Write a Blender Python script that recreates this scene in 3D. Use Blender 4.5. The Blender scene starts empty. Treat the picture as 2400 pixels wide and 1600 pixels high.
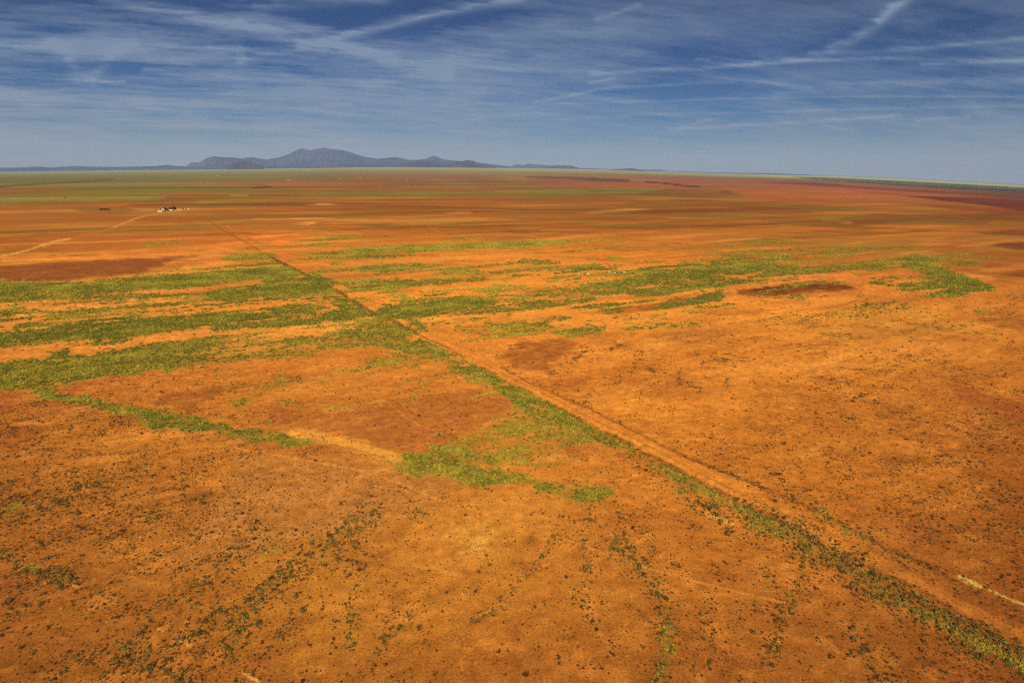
import bpy, math, random
import numpy as np
from mathutils import Matrix, Vector

random.seed(7)
RNG = np.random.default_rng(11)
C = bpy.context.scene.collection
S = bpy.context.scene
R = math.radians

# ------------------------------------------------------------------ camera
CAM_H = 110.0
PITCH = R(13.5)
ROLL = R(0.74)
FPX = 1600.0                                  # focal length in pixels of the 2400 px wide photograph
_cp, _sp = math.cos(PITCH), math.sin(PITCH)
F = np.array([0.0, _cp, -_sp])
U0 = np.array([0.0, _sp, _cp])
X0 = np.array([1.0, 0.0, 0.0])
UP = U0 * math.cos(ROLL) - X0 * math.sin(ROLL)
RT = X0 * math.cos(ROLL) + U0 * math.sin(ROLL)
cam = bpy.data.cameras.new('camera')
cam.lens = 24.0
cam.sensor_width = 36.0
cam.clip_start = 1.0
cam.clip_end = 400000.0
cam_o = bpy.data.objects.new('camera', cam)
C.objects.link(cam_o)
cam_o.matrix_world = Matrix(((RT[0], UP[0], -F[0], 0.0), (RT[1], UP[1], -F[1], 0.0),
                             (RT[2], UP[2], -F[2], CAM_H), (0, 0, 0, 1)))
S.camera = cam_o

# ------------------------------------------------------------------ light and exposure
SUN_EL, SHADOW_AZ = 30.0, -3.0                # the sun stands behind the camera, shadows run away from it
S.view_settings.view_transform = 'Standard'
S.view_settings.look = 'None'
S.view_settings.gamma = 1.0
S.view_settings.use_curve_mapping = False
S.view_settings.exposure = 0.45
sd = bpy.data.lights.new('sun', 'SUN')
sd.energy = 5.0
sd.angle = R(0.5)
sd.color = (1.0, 0.92, 0.80)
so = bpy.data.objects.new('sun', sd)
C.objects.link(so)
ldir = Vector((math.sin(R(SHADOW_AZ)) * math.cos(R(SUN_EL)), math.cos(R(SHADOW_AZ)) * math.cos(R(SUN_EL)), -math.sin(R(SUN_EL))))
so.rotation_euler = ldir.to_track_quat('-Z', 'Y').to_euler()
so.location = (0, -50, 200)
world = bpy.data.worlds.new('World')
S.world = world
world.use_nodes = True
wn, wl = world.node_tree.nodes, world.node_tree.links
wn.clear()
sky = wn.new('ShaderNodeTexSky')
sky.sky_type = 'NISHITA'
sky.sun_disc = False
sky.sun_elevation = R(SUN_EL)
sky.sun_rotation = R(180.0 + SHADOW_AZ)
sky.altitude = 1700.0
sky.air_density = 1.0
sky.dust_density = 0.6
sky.ozone_density = 2.0
bg = wn.new('ShaderNodeBackground')
bg.inputs['Strength'].default_value = 0.05
wo = wn.new('ShaderNodeOutputWorld')
gam = wn.new('ShaderNodeGamma')               # the deep, contrasty sky of a clear dry day
gam.inputs['Gamma'].default_value = 1.9
wl.new(sky.outputs[0], gam.inputs['Color'])
tin = wn.new('ShaderNodeVectorMath')
tin.operation = 'MULTIPLY'
tin.inputs[1].default_value = (0.029, 0.050, 0.069)
wl.new(gam.outputs[0], tin.inputs[0])
wl.new(tin.outputs[0], bg.inputs[0])
wl.new(bg.outputs[0], wo.inputs[0])

S.cycles.use_denoising = False
S.cycles.pixel_filter_type = 'BLACKMAN_HARRIS'
S.cycles.filter_width = 1.15
S.cycles.max_bounces = 3
S.cycles.diffuse_bounces = 2

K_LIGHT = np.array([1.33, 1.24, 1.12])        # display value of a white sheet on the ground under this light


def lin(c):
    c = np.asarray(c, dtype=float) / 255.0
    return np.where(c <= 0.04045, c / 12.92, ((c + 0.055) / 1.055) ** 2.4)


def alb(c):
    return np.clip(lin(c) / K_LIGHT, 0.002, 0.9)


# ------------------------------------------------------------------ noise
_perm = np.random.default_rng(5).permutation(1024)
_perm = np.concatenate([_perm, _perm]).astype(np.int64)
_ga = np.random.default_rng(6).uniform(0, 2 * math.pi, 1024)
_gx, _gy = np.cos(_ga), np.sin(_ga)


def perlin(x, y, seed=0):
    xi = np.floor(x).astype(np.int64)
    yi = np.floor(y).astype(np.int64)
    fx, fy = x - xi, y - yi
    u = fx * fx * fx * (fx * (fx * 6 - 15) + 10)
    v = fy * fy * fy * (fy * (fy * 6 - 15) + 10)

    def g(ix, iy, dx, dy):
        h = _perm[(_perm[(ix + seed * 37) & 1023] + iy) & 1023]
        return _gx[h] * dx + _gy[h] * dy
    a = g(xi, yi, fx, fy)
    b = g(xi + 1, yi, fx - 1, fy)
    c = g(xi, yi + 1, fx, fy - 1)
    d = g(xi + 1, yi + 1, fx - 1, fy - 1)
    return ((a + u * (b - a)) + v * ((c + u * (d - c)) - (a + u * (b - a)))) * 1.5


def smooth(a, b, x):
    t = np.clip((x - a) / (b - a), 0, 1)
    return t * t * (3 - 2 * t)


# ------------------------------------------------------------------ terrain: nearly flat, rising towards the mountains
LIFT_X = [-600, 0, 300, 600, 850, 1100, 1400, 1700, 2000, 2400, 3000]
LIFT_V = [2.6, 2.6, 8.5, 15, 22.6, 25, 23.6, 17.6, 13.6, 1.6, 1.2]


def hx(az):                                   # azimuth -> place along the horizon
    return 1200 + np.tan(np.clip(az, -1.3, 1.3)) * FPX / _cp * 1.0


def terrain_z(az, r):
    lift = np.interp(hx(az), LIFT_X, LIFT_V) / FPX
    lift = np.where(np.abs(az) > 1.25, 3.0 / FPX, lift)
    t = smooth(math.log(2600.0), math.log(30000.0), np.log(np.maximum(r, 1.0)))
    return lift * r * t


def project(x, y, z):
    v0, v1, v2 = x, y, z - CAM_H
    d = v0 * F[0] + v1 * F[1] + v2 * F[2]
    d = np.where(d > 1e-3, d, 1e-3)
    px = 1200 + FPX * (v0 * RT[0] + v1 * RT[1] + v2 * RT[2]) / d
    py = 800 - FPX * (v0 * UP[0] + v1 * UP[1] + v2 * UP[2]) / d
    return px, py


_RG = np.exp(np.linspace(math.log(40.0), math.log(60000.0), 4000))


def ground_at(px, py):
    """a place of the photographed ground -> (x, y, z, azimuth, distance)"""
    v = F + RT * (px - 1200) / FPX + UP * (800 - py) / FPX
    hr = math.hypot(v[0], v[1])
    az = math.atan2(v[0], v[1])
    zz = CAM_H + _RG * v[2] / hr
    tz = terrain_z(np.full_like(_RG, az), _RG)
    k = np.argmax(zz <= tz)
    if zz[k] > tz[k]:
        k = len(_RG) - 1
    r = _RG[k]
    return (r * math.sin(az), r * math.cos(az), float(tz[k]), az, float(r))


def px_per_m(r):
    return FPX / math.hypot(r, CAM_H)


# ------------------------------------------------------------------ ground grid (azimuth x distance)
NC_IN, = (1330,)
hx_in = np.linspace(-330, 2730, NC_IN)
az_in = np.arctan((hx_in - 1200) * _cp / FPX)
az_left = np.linspace(-math.pi, az_in[0], 46)[:-1]
az_right = np.linspace(az_in[-1], math.pi, 46)[1:-1]
AZ = np.concatenate([az_left, az_in, az_right])
NCOL = len(AZ)
# rows: even steps of the look-down angle as seen from the camera height
yy = np.concatenate([np.linspace(1720, 820, 330, endpoint=False), np.linspace(820, 560, 125, endpoint=False),
                     np.linspace(560, 430, 90, endpoint=False), np.linspace(430, 418.0, 30, endpoint=False)])
dep = np.arctan((yy - 800) / FPX) + PITCH
RR = CAM_H / np.tan(dep)
far = np.exp(np.linspace(math.log(RR[-1]), math.log(60000.0), 56))[1:]
near = np.array([0.5, 20, 45, 70, 90, 105, 115])
near = near[near < RR[0] - 3]
RR = np.concatenate([near, RR, far])
NROW = len(RR)
A2, R2 = np.meshgrid(AZ, RR)
Z2 = terrain_z(A2, R2)
X2, Y2 = R2 * np.sin(A2), R2 * np.cos(A2)
PX, PY = project(X2, Y2, Z2)
PX = np.where(np.abs(A2) > 1.2, np.where(A2 > 0, 4000, -1600), PX)
HORX = [-600, 0, 400, 800, 1100, 1400, 1600, 1700, 2000, 2400, 3000]
HORY = [394, 398, 393.5, 389, 390, 395, 401, 404.5, 412, 430, 448]
V = PY - np.interp(PX, HORX, HORY)
LR = np.log(R2)
VSC = CAM_H * FPX / R2                         # pixels of height per unit of log distance


def fbm(s, octs, seed, gain=0.55, stretch=1.0, minv=1.6):
    out = np.zeros_like(R2)
    amp, tot = 1.0, 0.0
    for o in range(octs):
        w = np.clip(VSC / (s * stretch) / minv - 0.35, 0, 1)
        if w.max() > 0:
            out += amp * w * perlin(A2 * s + seed * 7.3 + o * 13.1, LR * s * stretch + seed * 3.1 + o * 5.7, seed + o)
        tot += amp
        amp *= gain
        s *= 2.03
    return out / tot * 1.9


n_big = fbm(7, 6, 1, 0.6)
n_mid = fbm(22, 6, 2, 0.62)
n_fin = fbm(90, 5, 3, 0.75)
n_alt = fbm(14, 6, 4, 0.6)
w_x = fbm(26, 4, 5, 0.6)
w_y = fbm(34, 4, 6, 0.6)
# wind and water have drawn the far ground out into thin east-west lenses
n_str = fbm(3.2, 5, 8, 0.65, stretch=4.0)
n_far = fbm(0.7, 7, 9, 0.80, stretch=3.6, minv=1.1) * 1.25
n_far2 = fbm(1.9, 6, 10, 0.78, stretch=2.6, minv=1.1) * 1.2
n_dot = fbm(260, 3, 12, 0.9, minv=1.0)

# lenses drawn out along the wind and the shallow drains, in metres on the ground
_th = R(55.0)
ALONG = X2 * math.sin(_th) + Y2 * math.cos(_th)
PERP = -X2 * math.cos(_th) + Y2 * math.sin(_th)
FOOT = R2 * np.hypot(R2, CAM_H) / (CAM_H * FPX)          # metres of depth behind one picture row


def drift(lams, seed, ratio=5.0, gain=1.0):
    out = np.zeros_like(R2)
    wsum = np.full(R2.shape, 1e-3)
    for k, lam in enumerate(lams):
        w = np.clip(lam / (FOOT * 3.2) - .25, 0, 1) * np.clip(FOOT * 190 / lam, .15, 1) * gain ** k
        out += w * perlin(ALONG / (lam * ratio) + seed * 1.7 + k * 3.1, PERP / lam + 4.1 * k + seed, seed + k)
        wsum += w * w
    return out / np.sqrt(wsum) * 1.15


n_dr = drift((5, 10, 20, 42, 85, 170, 350, 700), 20)
n_dr2 = drift((3, 6, 13, 27, 55, 120, 260, 600), 30, 3.0)
n_dr3 = drift((5, 9, 16, 30, 60, 120), 50, 7.0) + .35 * n_fin
n_dr4 = drift((5, 9, 16, 30, 60, 120), 60, 6.0) + .35 * n_fin
n_run = np.abs(drift((14, 33, 80, 200), 40, 1.6))          # near zero along runnels

WX = PX + 8 * w_x + 4 * n_fin
WY = PY + (2.0 + 5.0 * smooth(60, 500, V)) * w_y + 1.5 * n_fin


def poly_sd(poly, x, y):
    """signed distance in map units, positive inside"""
    p = np.asarray(poly, dtype=float)
    n = len(p)
    inside = np.zeros(x.shape, bool)
    dmin = np.full(x.shape, 1e9)
    for i in range(n):
        x0, y0 = p[i]
        x1, y1 = p[(i + 1) % n]
        if y0 != y1:
            c = ((y0 > y) != (y1 > y)) & (x < (x1 - x0) * (y - y0) / (y1 - y0) + x0)
            inside ^= c
        ex, ey = x1 - x0, y1 - y0
        L = ex * ex + ey * ey + 1e-9
        t = np.clip(((x - x0) * ex + (y - y0) * ey) / L, 0, 1)
        dx, dy = x - x0 - t * ex, (y - y0 - t * ey) * 1.7
        dmin = np.minimum(dmin, dx * dx + dy * dy)
    d = np.sqrt(dmin)
    return np.where(inside, d, -d)


def line_sd(pts, x, y, ys=1.0):
    p = np.asarray(pts, dtype=float)
    dmin = np.full(x.shape, 1e9)
    for i in range(len(p) - 1):
        x0, y0 = p[i][:2]
        x1, y1 = p[i + 1][:2]
        ex, ey = x1 - x0, y1 - y0
        L = ex * ex + ey * ey + 1e-9
        t = np.clip(((x - x0) * ex + (y - y0) * ey) / L, 0, 1)
        dmin = np.minimum(dmin, (x - x0 - t * ex) ** 2 + ((y - y0 - t * ey) * ys) ** 2)
    return np.sqrt(dmin)


def local(pts, pad):
    p = np.asarray(pts, dtype=float)
    return np.nonzero((WX > p[:, 0].min() - pad) & (WX < p[:, 0].max() + pad) &
                      (WY > p[:, 1].min() - pad) & (WY < p[:, 1].max() + pad))


# ------------------------------------------------------------------ soil colours of the plain, haze and corner falloff painted in
GX = [0, 400, 800, 1200, 1600, 2000, 2400]
GV = [0, 6, 14, 25, 40, 60, 85, 115, 150, 200, 260, 340, 450, 600, 800, 1000, 1200]
GC = [
    [(142, 138, 106), (156, 150, 112), (166, 156, 114), (162, 152, 106), (152, 144, 98), (146, 138, 92), (148, 140, 92)],  # horizon row: paleness of distant haze painted into the soil
    [(146, 134, 80), (150, 134, 78), (154, 134, 76), (156, 136, 74), (156, 132, 70), (160, 138, 72), (146, 132, 74)],
    [(132, 116, 58), (138, 116, 60), (142, 114, 60), (150, 114, 58), (158, 92, 50), (152, 82, 44), (92, 84, 48)],
    [(118, 104, 46), (122, 104, 46), (136, 96, 46), (156, 90, 44), (178, 86, 42), (188, 92, 46), (128, 58, 32)],
    [(126, 108, 44), (136, 108, 42), (142, 90, 38), (142, 90, 36), (164, 88, 38), (196, 104, 46), (148, 70, 36)],
    [(142, 114, 42), (146, 106, 38), (142, 96, 34), (152, 86, 32), (150, 88, 34), (182, 100, 40), (196, 104, 44)],
    [(166, 92, 36), (168, 92, 36), (176, 94, 34), (170, 94, 32), (166, 90, 32), (150, 85, 32), (186, 96, 38)],
    [(176, 92, 36), (166, 86, 32), (164, 86, 30), (166, 90, 32), (156, 82, 30), (200, 110, 38), (172, 86, 34)],
    [(166, 88, 34), (188, 100, 38), (190, 100, 36), (152, 80, 30), (192, 106, 38), (180, 105, 38), (160, 80, 34)],
    [(180, 95, 36), (198, 106, 40), (218, 118, 42), (222, 122, 42), (220, 120, 40), (198, 108, 40), (168, 88, 35)],
    [(214, 116, 42), (218, 120, 43), (228, 126, 46), (234, 132, 46), (230, 128, 44), (216, 116, 42), (192, 105, 40)],
    [(226, 130, 48), (230, 130, 48), (232, 132, 48), (234, 132, 46), (224, 128, 43), (222, 128, 45), (206, 116, 43)],
    [(212, 120, 45), (206, 112, 42), (216, 120, 43), (226, 126, 44), (226, 128, 43), (216, 122, 41), (196, 110, 39)],
    [(198, 110, 40), (206, 116, 40), (192, 106, 40), (206, 116, 40), (218, 122, 41), (206, 116, 40), (186, 98, 36)],
    [(196, 110, 40), (196, 112, 42), (198, 116, 43), (210, 124, 44), (206, 116, 40), (200, 110, 38), (176, 92, 34)],
    [(180, 98, 36), (190, 108, 38), (202, 120, 41), (204, 119, 41), (192, 108, 38), (180, 98, 36), (164, 84, 31)],
    [(164, 90, 33), (174, 98, 34), (186, 106, 37), (182, 99, 35), (176, 95, 34), (174, 94, 34), (158, 82, 29)],
]
GC = np.array([[alb(c) for c in row] for row in GC])
GC[2:7, 4:] *= np.array([.74, .78, .62])
GC[2:6, :4] *= np.array([.88, .90, .74])
GC[7:12] *= np.array([1.0, 1.0, .95])
GC[12:] *= np.array([.95, .97, .95])
GC[13:, 0] *= .88  # lens vignette painted in: lower outer columns darkened
GC[13:, 1] *= .95
GC[13:, 6] *= .88
GC[13:, 5] *= .96
VW = V + (1.0 + 2.5 * smooth(5, 60, V) + 6 * smooth(80, 400, V)) * (n_alt * 1.4 + n_str)
gx = np.clip(np.interp(PX + 60 * n_alt, GX, np.arange(7)), 0, 5.999)
gv = np.clip(np.interp(VW, GV, np.arange(17)), 0, 15.999)
ix, iv = gx.astype(int), gv.astype(int)
fx, fv = (gx - ix)[..., None], (gv - iv)[..., None]
COL = (GC[iv, ix] * (1 - fx) + GC[iv, ix + 1] * fx) * (1 - fv) + (GC[iv + 1, ix] * (1 - fx) + GC[iv + 1, ix + 1] * fx) * fv

GC_DONE = True
mid = smooth(15, 70, V) * (1 - smooth(190, 330, V))


def mixc(mask, colour, amt=1.0):
    global COL
    m = (np.clip(mask, 0, 1) * amt)[..., None]
    COL = COL * (1 - m) + np.asarray(colour) * m


# long lenses of darker crust and of pale blown sand
mixc(smooth(0.05, 0.6, .5 * n_str + 0.7 * n_dr) * mid, alb((134, 72, 28)), 0.62)
mixc(smooth(0.25, 0.7, -.5 * n_str - .7 * n_dr + 0.3 * n_alt) * mid, alb((214, 124, 46)), 0.5)
mixc(smooth(0.7, 1.1, n_dr2 - .3 * n_dr + .3 * n_fin) * mid, alb((236, 156, 72)), 0.55)
mixc(smooth(0.2, 0.6, n_alt + 0.4 * n_fin) * smooth(15, 60, V) * (1 - smooth(120, 180, V)), alb((122, 104, 36)), 0.5)
n_far = .55 * n_far + .55 * n_dr
farz = smooth(1, 6, V) * (1 - smooth(70, 130, V))
mixc(smooth(0.15, 0.5, n_far) * farz, alb((112, 72, 36)), 0.62)
mixc(smooth(0.15, 0.5, -n_far) * farz * (1 - smooth(1500, 1900, PX)), alb((162, 136, 66)), 0.45)
mixc(smooth(0.1, 0.5, n_far2) * farz * smooth(12, 26, V), alb((168, 78, 38)), 0.55)
mixc(smooth(0.2, 0.5, -n_far2 + .3 * n_str) * smooth(16, 40, V) * (1 - smooth(90, 160, V)), alb((112, 100, 36)), 0.55)
mixc(smooth(0.05, 0.5, n_far + .5 * n_far2) * smooth(50, 100, V) * (1 - smooth(190, 300, V)), alb((118, 60, 24)), 0.55)
mixc(smooth(0.25, 0.6, -n_far + .6 * n_far2) * smooth(50, 100, V) * (1 - smooth(190, 300, V)), alb((228, 132, 52)), 0.45)
mixc(smooth(0.1, 0.5, n_far2 - .5 * n_far) * smooth(80, 130, V) * (1 - smooth(200, 300, V)), alb((122, 98, 32)), 0.5)
nearz = smooth(190, 300, V)
midn = smooth(100, 180, V) * (1 - smooth(430, 600, V))
mixc(smooth(.2, .6, n_dr3 - .3 * n_dr2) * midn, alb((178, 96, 38)), .6)
mixc(smooth(.2, .6, -n_dr4 - .2 * n_fin) * midn, alb((240, 142, 54)), .55)
mixc(smooth(0.1, .7, -n_dr2 - .4 * n_fin) * nearz * (1 - .6 * smooth(600, 900, V)), alb((236, 146, 58)), 0.40)
mixc(smooth(0.3, .8, n_fin + .4 * n_dr2) * nearz, alb((160, 82, 34)), 0.35)
mixc(smooth(0.25, .8, n_dr) * nearz * (1 - smooth(420, 600, V)), alb((186, 98, 38)), 0.5)
mixc(smooth(0.3, .9, n_dr2) * nearz, alb((168, 86, 34)), 0.35)
mixc(smooth(0.05, 0.6, n_big + 0.35 * n_mid) * nearz, alb((176, 94, 36)), 0.45)
mixc(smooth(0.15, 0.7, -n_big + 0.5 * n_mid) * nearz, alb((232, 136, 50)), 0.35)
mixc(smooth(0.25, 0.75, n_alt + 0.3 * n_fin) * nearz, alb((150, 76, 32)), 0.35)

# named soil patches, plus painted glow and cloud shade: outline, colour, edge width, strength
BR1, BR2, RED, DRED = (156, 82, 34), (122, 60, 28), (176, 74, 36), (118, 46, 26)
PATCH = [
    ([(-500, 630), (0, 621), (153, 611), (383, 598), (485, 601), (408, 611), (332, 639), (153, 659), (0, 659), (-500, 668)], (142, 74, 33), 5, .85),
    ([(1726, 679), (1804, 670), (1889, 660), (1984, 667), (2025, 680), (1906, 686), (1770, 697), (1729, 690)], (120, 56, 26), 4, .95),
    ([(1634, 729), (1712, 721), (1787, 723), (1855, 738), (1821, 752), (1753, 752), (1651, 740)], (146, 74, 30), 5, .85),
    ([(1170, 833), (1215, 800), (1330, 794), (1358, 803), (1335, 823), (1291, 851), (1290, 872), (1202, 864)], (160, 82, 33), 9, .85),
    ([(340, 943), (391, 924), (510, 905), (540, 912), (493, 936), (452, 962), (357, 950)], (160, 84, 36), 7, .8),
    ([(-300, 905), (0, 912), (60, 915), (45, 945), (0, 970), (-300, 990)], (166, 82, 36), 14, .65),
    ([(-300, 985), (0, 990), (110, 1005), (90, 1040), (0, 1060), (-300, 1060)], (168, 84, 36), 16, .6),
    ([(110, 915), (200, 890), (330, 878), (220, 905), (160, 925)], (178, 88, 38), 7, .7),
    ([(800, 968), (936, 934), (1123, 912), (1212, 941), (1174, 972), (1106, 1006), (1004, 1055), (902, 1040), (800, 1009), (600, 980), (640, 960)], (176, 94, 40), 9, .75),
    ([(560, 1060), (900, 1078), (1040, 1120), (1020, 1180), (900, 1230), (620, 1290), (420, 1330), (520, 1150)], (186, 112, 48), 20, .7),
    ([(1320, 760), (1500, 800), (1640, 840), (1500, 830), (1340, 800)], (205, 115, 45), 12, .5),
    ([(2240, 905), (2330, 930), (2420, 955), (2420, 1000), (2340, 975), (2250, 935)], (160, 76, 33), 16, .6),
    ([(2290, 745), (2420, 748), (2420, 770), (2330, 765)], (156, 84, 36), 6, .7),
    ([(1360, 733), (1440, 722), (1540, 712), (1560, 700), (1640, 697), (1540, 725), (1420, 735)], (150, 80, 32), 4, .75),
    ([(1500, 790), (1580, 775), (1680, 770), (1660, 782), (1560, 800)], (176, 96, 38), 5, .7),
    # dark ground on the right, cloud shade painted as the first two bands
    ([(1770, 426), (1906, 427), (2076, 441), (2280, 453), (2480, 463), (2480, 470), (2110, 447), (1872, 434)], (112, 48, 28), 2, .8),  # cloud shadow painted into the ground colour
    ([(1981, 446), (2110, 456), (2195, 460), (2480, 474), (2480, 503), (2380, 492), (2280, 478), (2144, 464)], (104, 40, 26), 2.5, .85),  # second cloud shadow, painted as darker ground
    ([(2100, 476), (2250, 480), (2400, 494), (2480, 500), (2480, 510), (2250, 492)], (136, 58, 30), 2, .7),
    ([(2060, 500), (2240, 506), (2330, 520), (2300, 530), (2160, 520), (1950, 512)], (128, 78, 34), 3, .7),
    ([(2256, 541), (2330, 538), (2480, 537), (2480, 556), (2320, 551)], (118, 64, 30), 3, .85),
    ([(2311, 574), (2360, 567), (2480, 563), (2480, 585), (2370, 583)], (112, 60, 28), 3, .85),
    ([(2239, 634), (2480, 634), (2480, 655), (2310, 646)], (122, 60, 28), 4, .8),
    ([(2200, 600), (2480, 590), (2480, 640), (2250, 628)], (168, 86, 36), 8, .6),
    # far left and centre
    ([(-300, 438), (0, 433), (150, 427), (260, 419), (270, 422), (160, 430), (60, 436), (0, 441), (-300, 446)], (112, 64, 42), 1.6, .85),
    ([(0, 452), (150, 445), (280, 441), (330, 440), (150, 449), (0, 456)], (116, 84, 42), 1.4, .6),
    ([(370, 452), (450, 452), (560, 449), (480, 458), (380, 460)], (160, 82, 44), 1.6, .7),
    ([(600, 428), (700, 425), (800, 427), (900, 432), (760, 436), (640, 436)], (160, 88, 48), 2, .7),
    ([(550, 447), (700, 446), (860, 442), (950, 444), (850, 452), (600, 454)], (160, 84, 42), 2, .6),
    ([(0, 462), (200, 460), (385, 459), (388, 468), (200, 473), (0, 476)], (146, 124, 56), 3, .5),
    ([(540, 456), (585, 456), (580, 460), (540, 460)], (156, 136, 44), 1.2, .7),
    ([(470, 470), (630, 466), (620, 474), (450, 476)], (146, 124, 44), 1.5, .6),
    ([(700, 455), (900, 449), (1100, 449), (1400, 440), (1560, 442), (1500, 452), (1200, 456), (1000, 462), (700, 462)], (130, 106, 40), 2, .75),
    ([(0, 484), (250, 479), (380, 477), (250, 482), (0, 490)], (196, 98, 40), 1.5, .6),
    ([(180, 488), (300, 488), (330, 495), (240, 500), (170, 494)], (110, 84, 38), 2, .7),
    ([(880, 414), (1000, 411), (1110, 412), (1230, 415), (1100, 419), (960, 417)], (128, 88, 56), 1.3, .7),
    ([(1230, 414), (1260, 412), (1320, 414), (1475, 421), (1475, 426), (1380, 424), (1300, 420), (1240, 416)], (98, 60, 40), 1.2, .8),
    ([(1180, 429), (1350, 427), (1560, 430), (1700, 436), (1560, 440), (1300, 437)], (166, 74, 38), 2, .7),
    ([(1500, 415), (1700, 418), (1830, 424), (1700, 424), (1520, 419)], (146, 78, 46), 1.3, .7),
    ([(1700, 440), (1900, 440), (2100, 455), (2200, 470), (1950, 470), (1750, 462)], (178, 88, 40), 4, .6),
    ([(1380, 446), (1420, 447), (1415, 450), (1378, 449)], (128, 60, 34), 1, .8),
    ([(1688, 448), (1710, 448), (1716, 452), (1688, 452)], (116, 52, 30), 1, .8),
    # grey-green woodland floor and pale grass on the far right
    ([(1740, 409), (1960, 413), (2200, 424), (2480, 440), (2480, 450), (2100, 432), (1900, 419)], (176, 160, 92), 1.5, .8),
    ([(1852, 414), (1940, 416), (2110, 424), (2280, 433), (2480, 444), (2480, 454), (2246, 444), (2076, 433), (1906, 421)], (76, 70, 44), 1.3, .75),
    ([(2246, 452), (2340, 456), (2480, 464), (2480, 459), (2330, 451)], (80, 74, 42), 1.3, .6),
    # pale sand, and last the down-sun glow painted on the ground
    ([(430, 520), (500, 514), (620, 512), (760, 511), (860, 514), (700, 520), (560, 524), (470, 526)], (238, 160, 76), 2.5, .65),
    ([(660, 524), (760, 518), (720, 528)], (238, 160, 76), 2, .6),
    ([(1310, 497), (1420, 492), (1480, 488), (1520, 490), (1470, 497), (1400, 499)], (238, 160, 74), 3, .45),
    ([(1200, 488), (1260, 484), (1270, 490), (1210, 492)], (230, 150, 66), 2, .6),
    ([(1040, 500), (1100, 494), (1110, 502), (1050, 508)], (226, 146, 62), 2, .6),
    ([(700, 482), (740, 479), (800, 480), (740, 483)], (232, 160, 82), 1.2, .7),
    ([(580, 555), (640, 549), (800, 549), (760, 558), (690, 568), (640, 575)], (226, 118, 42), 3, .85),
    ([(1180, 548), (1220, 546), (1260, 552), (1200, 553)], (240, 150, 58), 2, .6),
    ([(1760, 545), (1850, 527), (1960, 520), (2000, 530), (1900, 545), (1870, 556)], (228, 122, 42), 4, .8),
    ([(300, 588), (450, 578), (560, 566), (620, 572), (520, 590), (350, 606), (100, 612), (0, 616), (0, 606), (200, 600)], (222, 122, 46), 4, .8),
    ([(380, 634), (450, 622), (560, 607), (612, 607), (560, 618), (440, 634)], (232, 132, 50), 3, .85),
    ([(0, 700), (120, 690), (330, 683), (480, 690), (430, 703), (250, 722), (100, 737), (0, 748), (-400, 760), (-400, 705)], (234, 138, 54), 4, .8),
    ([(0, 766), (150, 756), (260, 742), (330, 745), (200, 756), (60, 772), (0, 776), (-400, 790), (-400, 776)], (236, 136, 52), 3, .85),
    ([(165, 818), (260, 806), (320, 794), (400, 778), (490, 765), (500, 770), (440, 793), (330, 804), (260, 818), (180, 828)], (238, 138, 50), 2.5, .95),
    ([(600, 773), (700, 760), (790, 748), (880, 741), (905, 742), (890, 758), (830, 762), (760, 780), (680, 795), (560, 800), (540, 788)], (240, 146, 56), 3, .95),
    ([(925, 753), (950, 747), (962, 757), (950, 765)], (242, 146, 56), 2, .95),
    ([(962, 745), (1100, 738), (1250, 725), (1400, 712), (1520, 700), (1600, 680), (1700, 660), (1760, 655), (1700, 672), (1640, 682), (1540, 712), (1400, 728), (1200, 738), (1100, 765), (1000, 770)], (240, 142, 50), 4, .9),
    ([(850, 695), (900, 688), (1050, 672), (1250, 660), (1400, 652), (1300, 668), (1150, 690), (1050, 700), (900, 712)], (238, 138, 48), 4, .85),
    ([(1790, 660), (1830, 635), (1910, 620), (1990, 640), (2030, 660), (1900, 657), (1800, 668)], (228, 126, 50), 4, .9),
    ([(1730, 705), (1900, 722), (2100, 722), (2250, 705), (2200, 740), (1960, 760), (1760, 760), (1640, 770), (1600, 750)], (236, 138, 48), 10, .7),
    ([(1450, 930), (1560, 935), (1640, 960), (1560, 985), (1460, 965)], (236, 138, 46), 12, .7),
    ([(1040, 1230), (1120, 1215), (1180, 1250), (1160, 1310), (1080, 1300)], (226, 150, 58), 44, .6),  # glow opposite the sun, painted as a paler patch
]
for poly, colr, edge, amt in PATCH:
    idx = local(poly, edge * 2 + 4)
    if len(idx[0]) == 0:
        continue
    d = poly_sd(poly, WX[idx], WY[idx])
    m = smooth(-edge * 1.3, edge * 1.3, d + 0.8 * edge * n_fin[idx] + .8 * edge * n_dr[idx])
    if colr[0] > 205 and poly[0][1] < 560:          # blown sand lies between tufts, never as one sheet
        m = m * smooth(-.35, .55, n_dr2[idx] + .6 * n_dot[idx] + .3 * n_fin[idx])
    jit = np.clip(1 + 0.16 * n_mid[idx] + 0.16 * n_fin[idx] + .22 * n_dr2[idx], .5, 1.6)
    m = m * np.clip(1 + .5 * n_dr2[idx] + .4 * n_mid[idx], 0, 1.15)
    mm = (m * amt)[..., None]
    COL[idx] = COL[idx] * (1 - mm) + alb(colr) * jit[..., None] * mm

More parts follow.
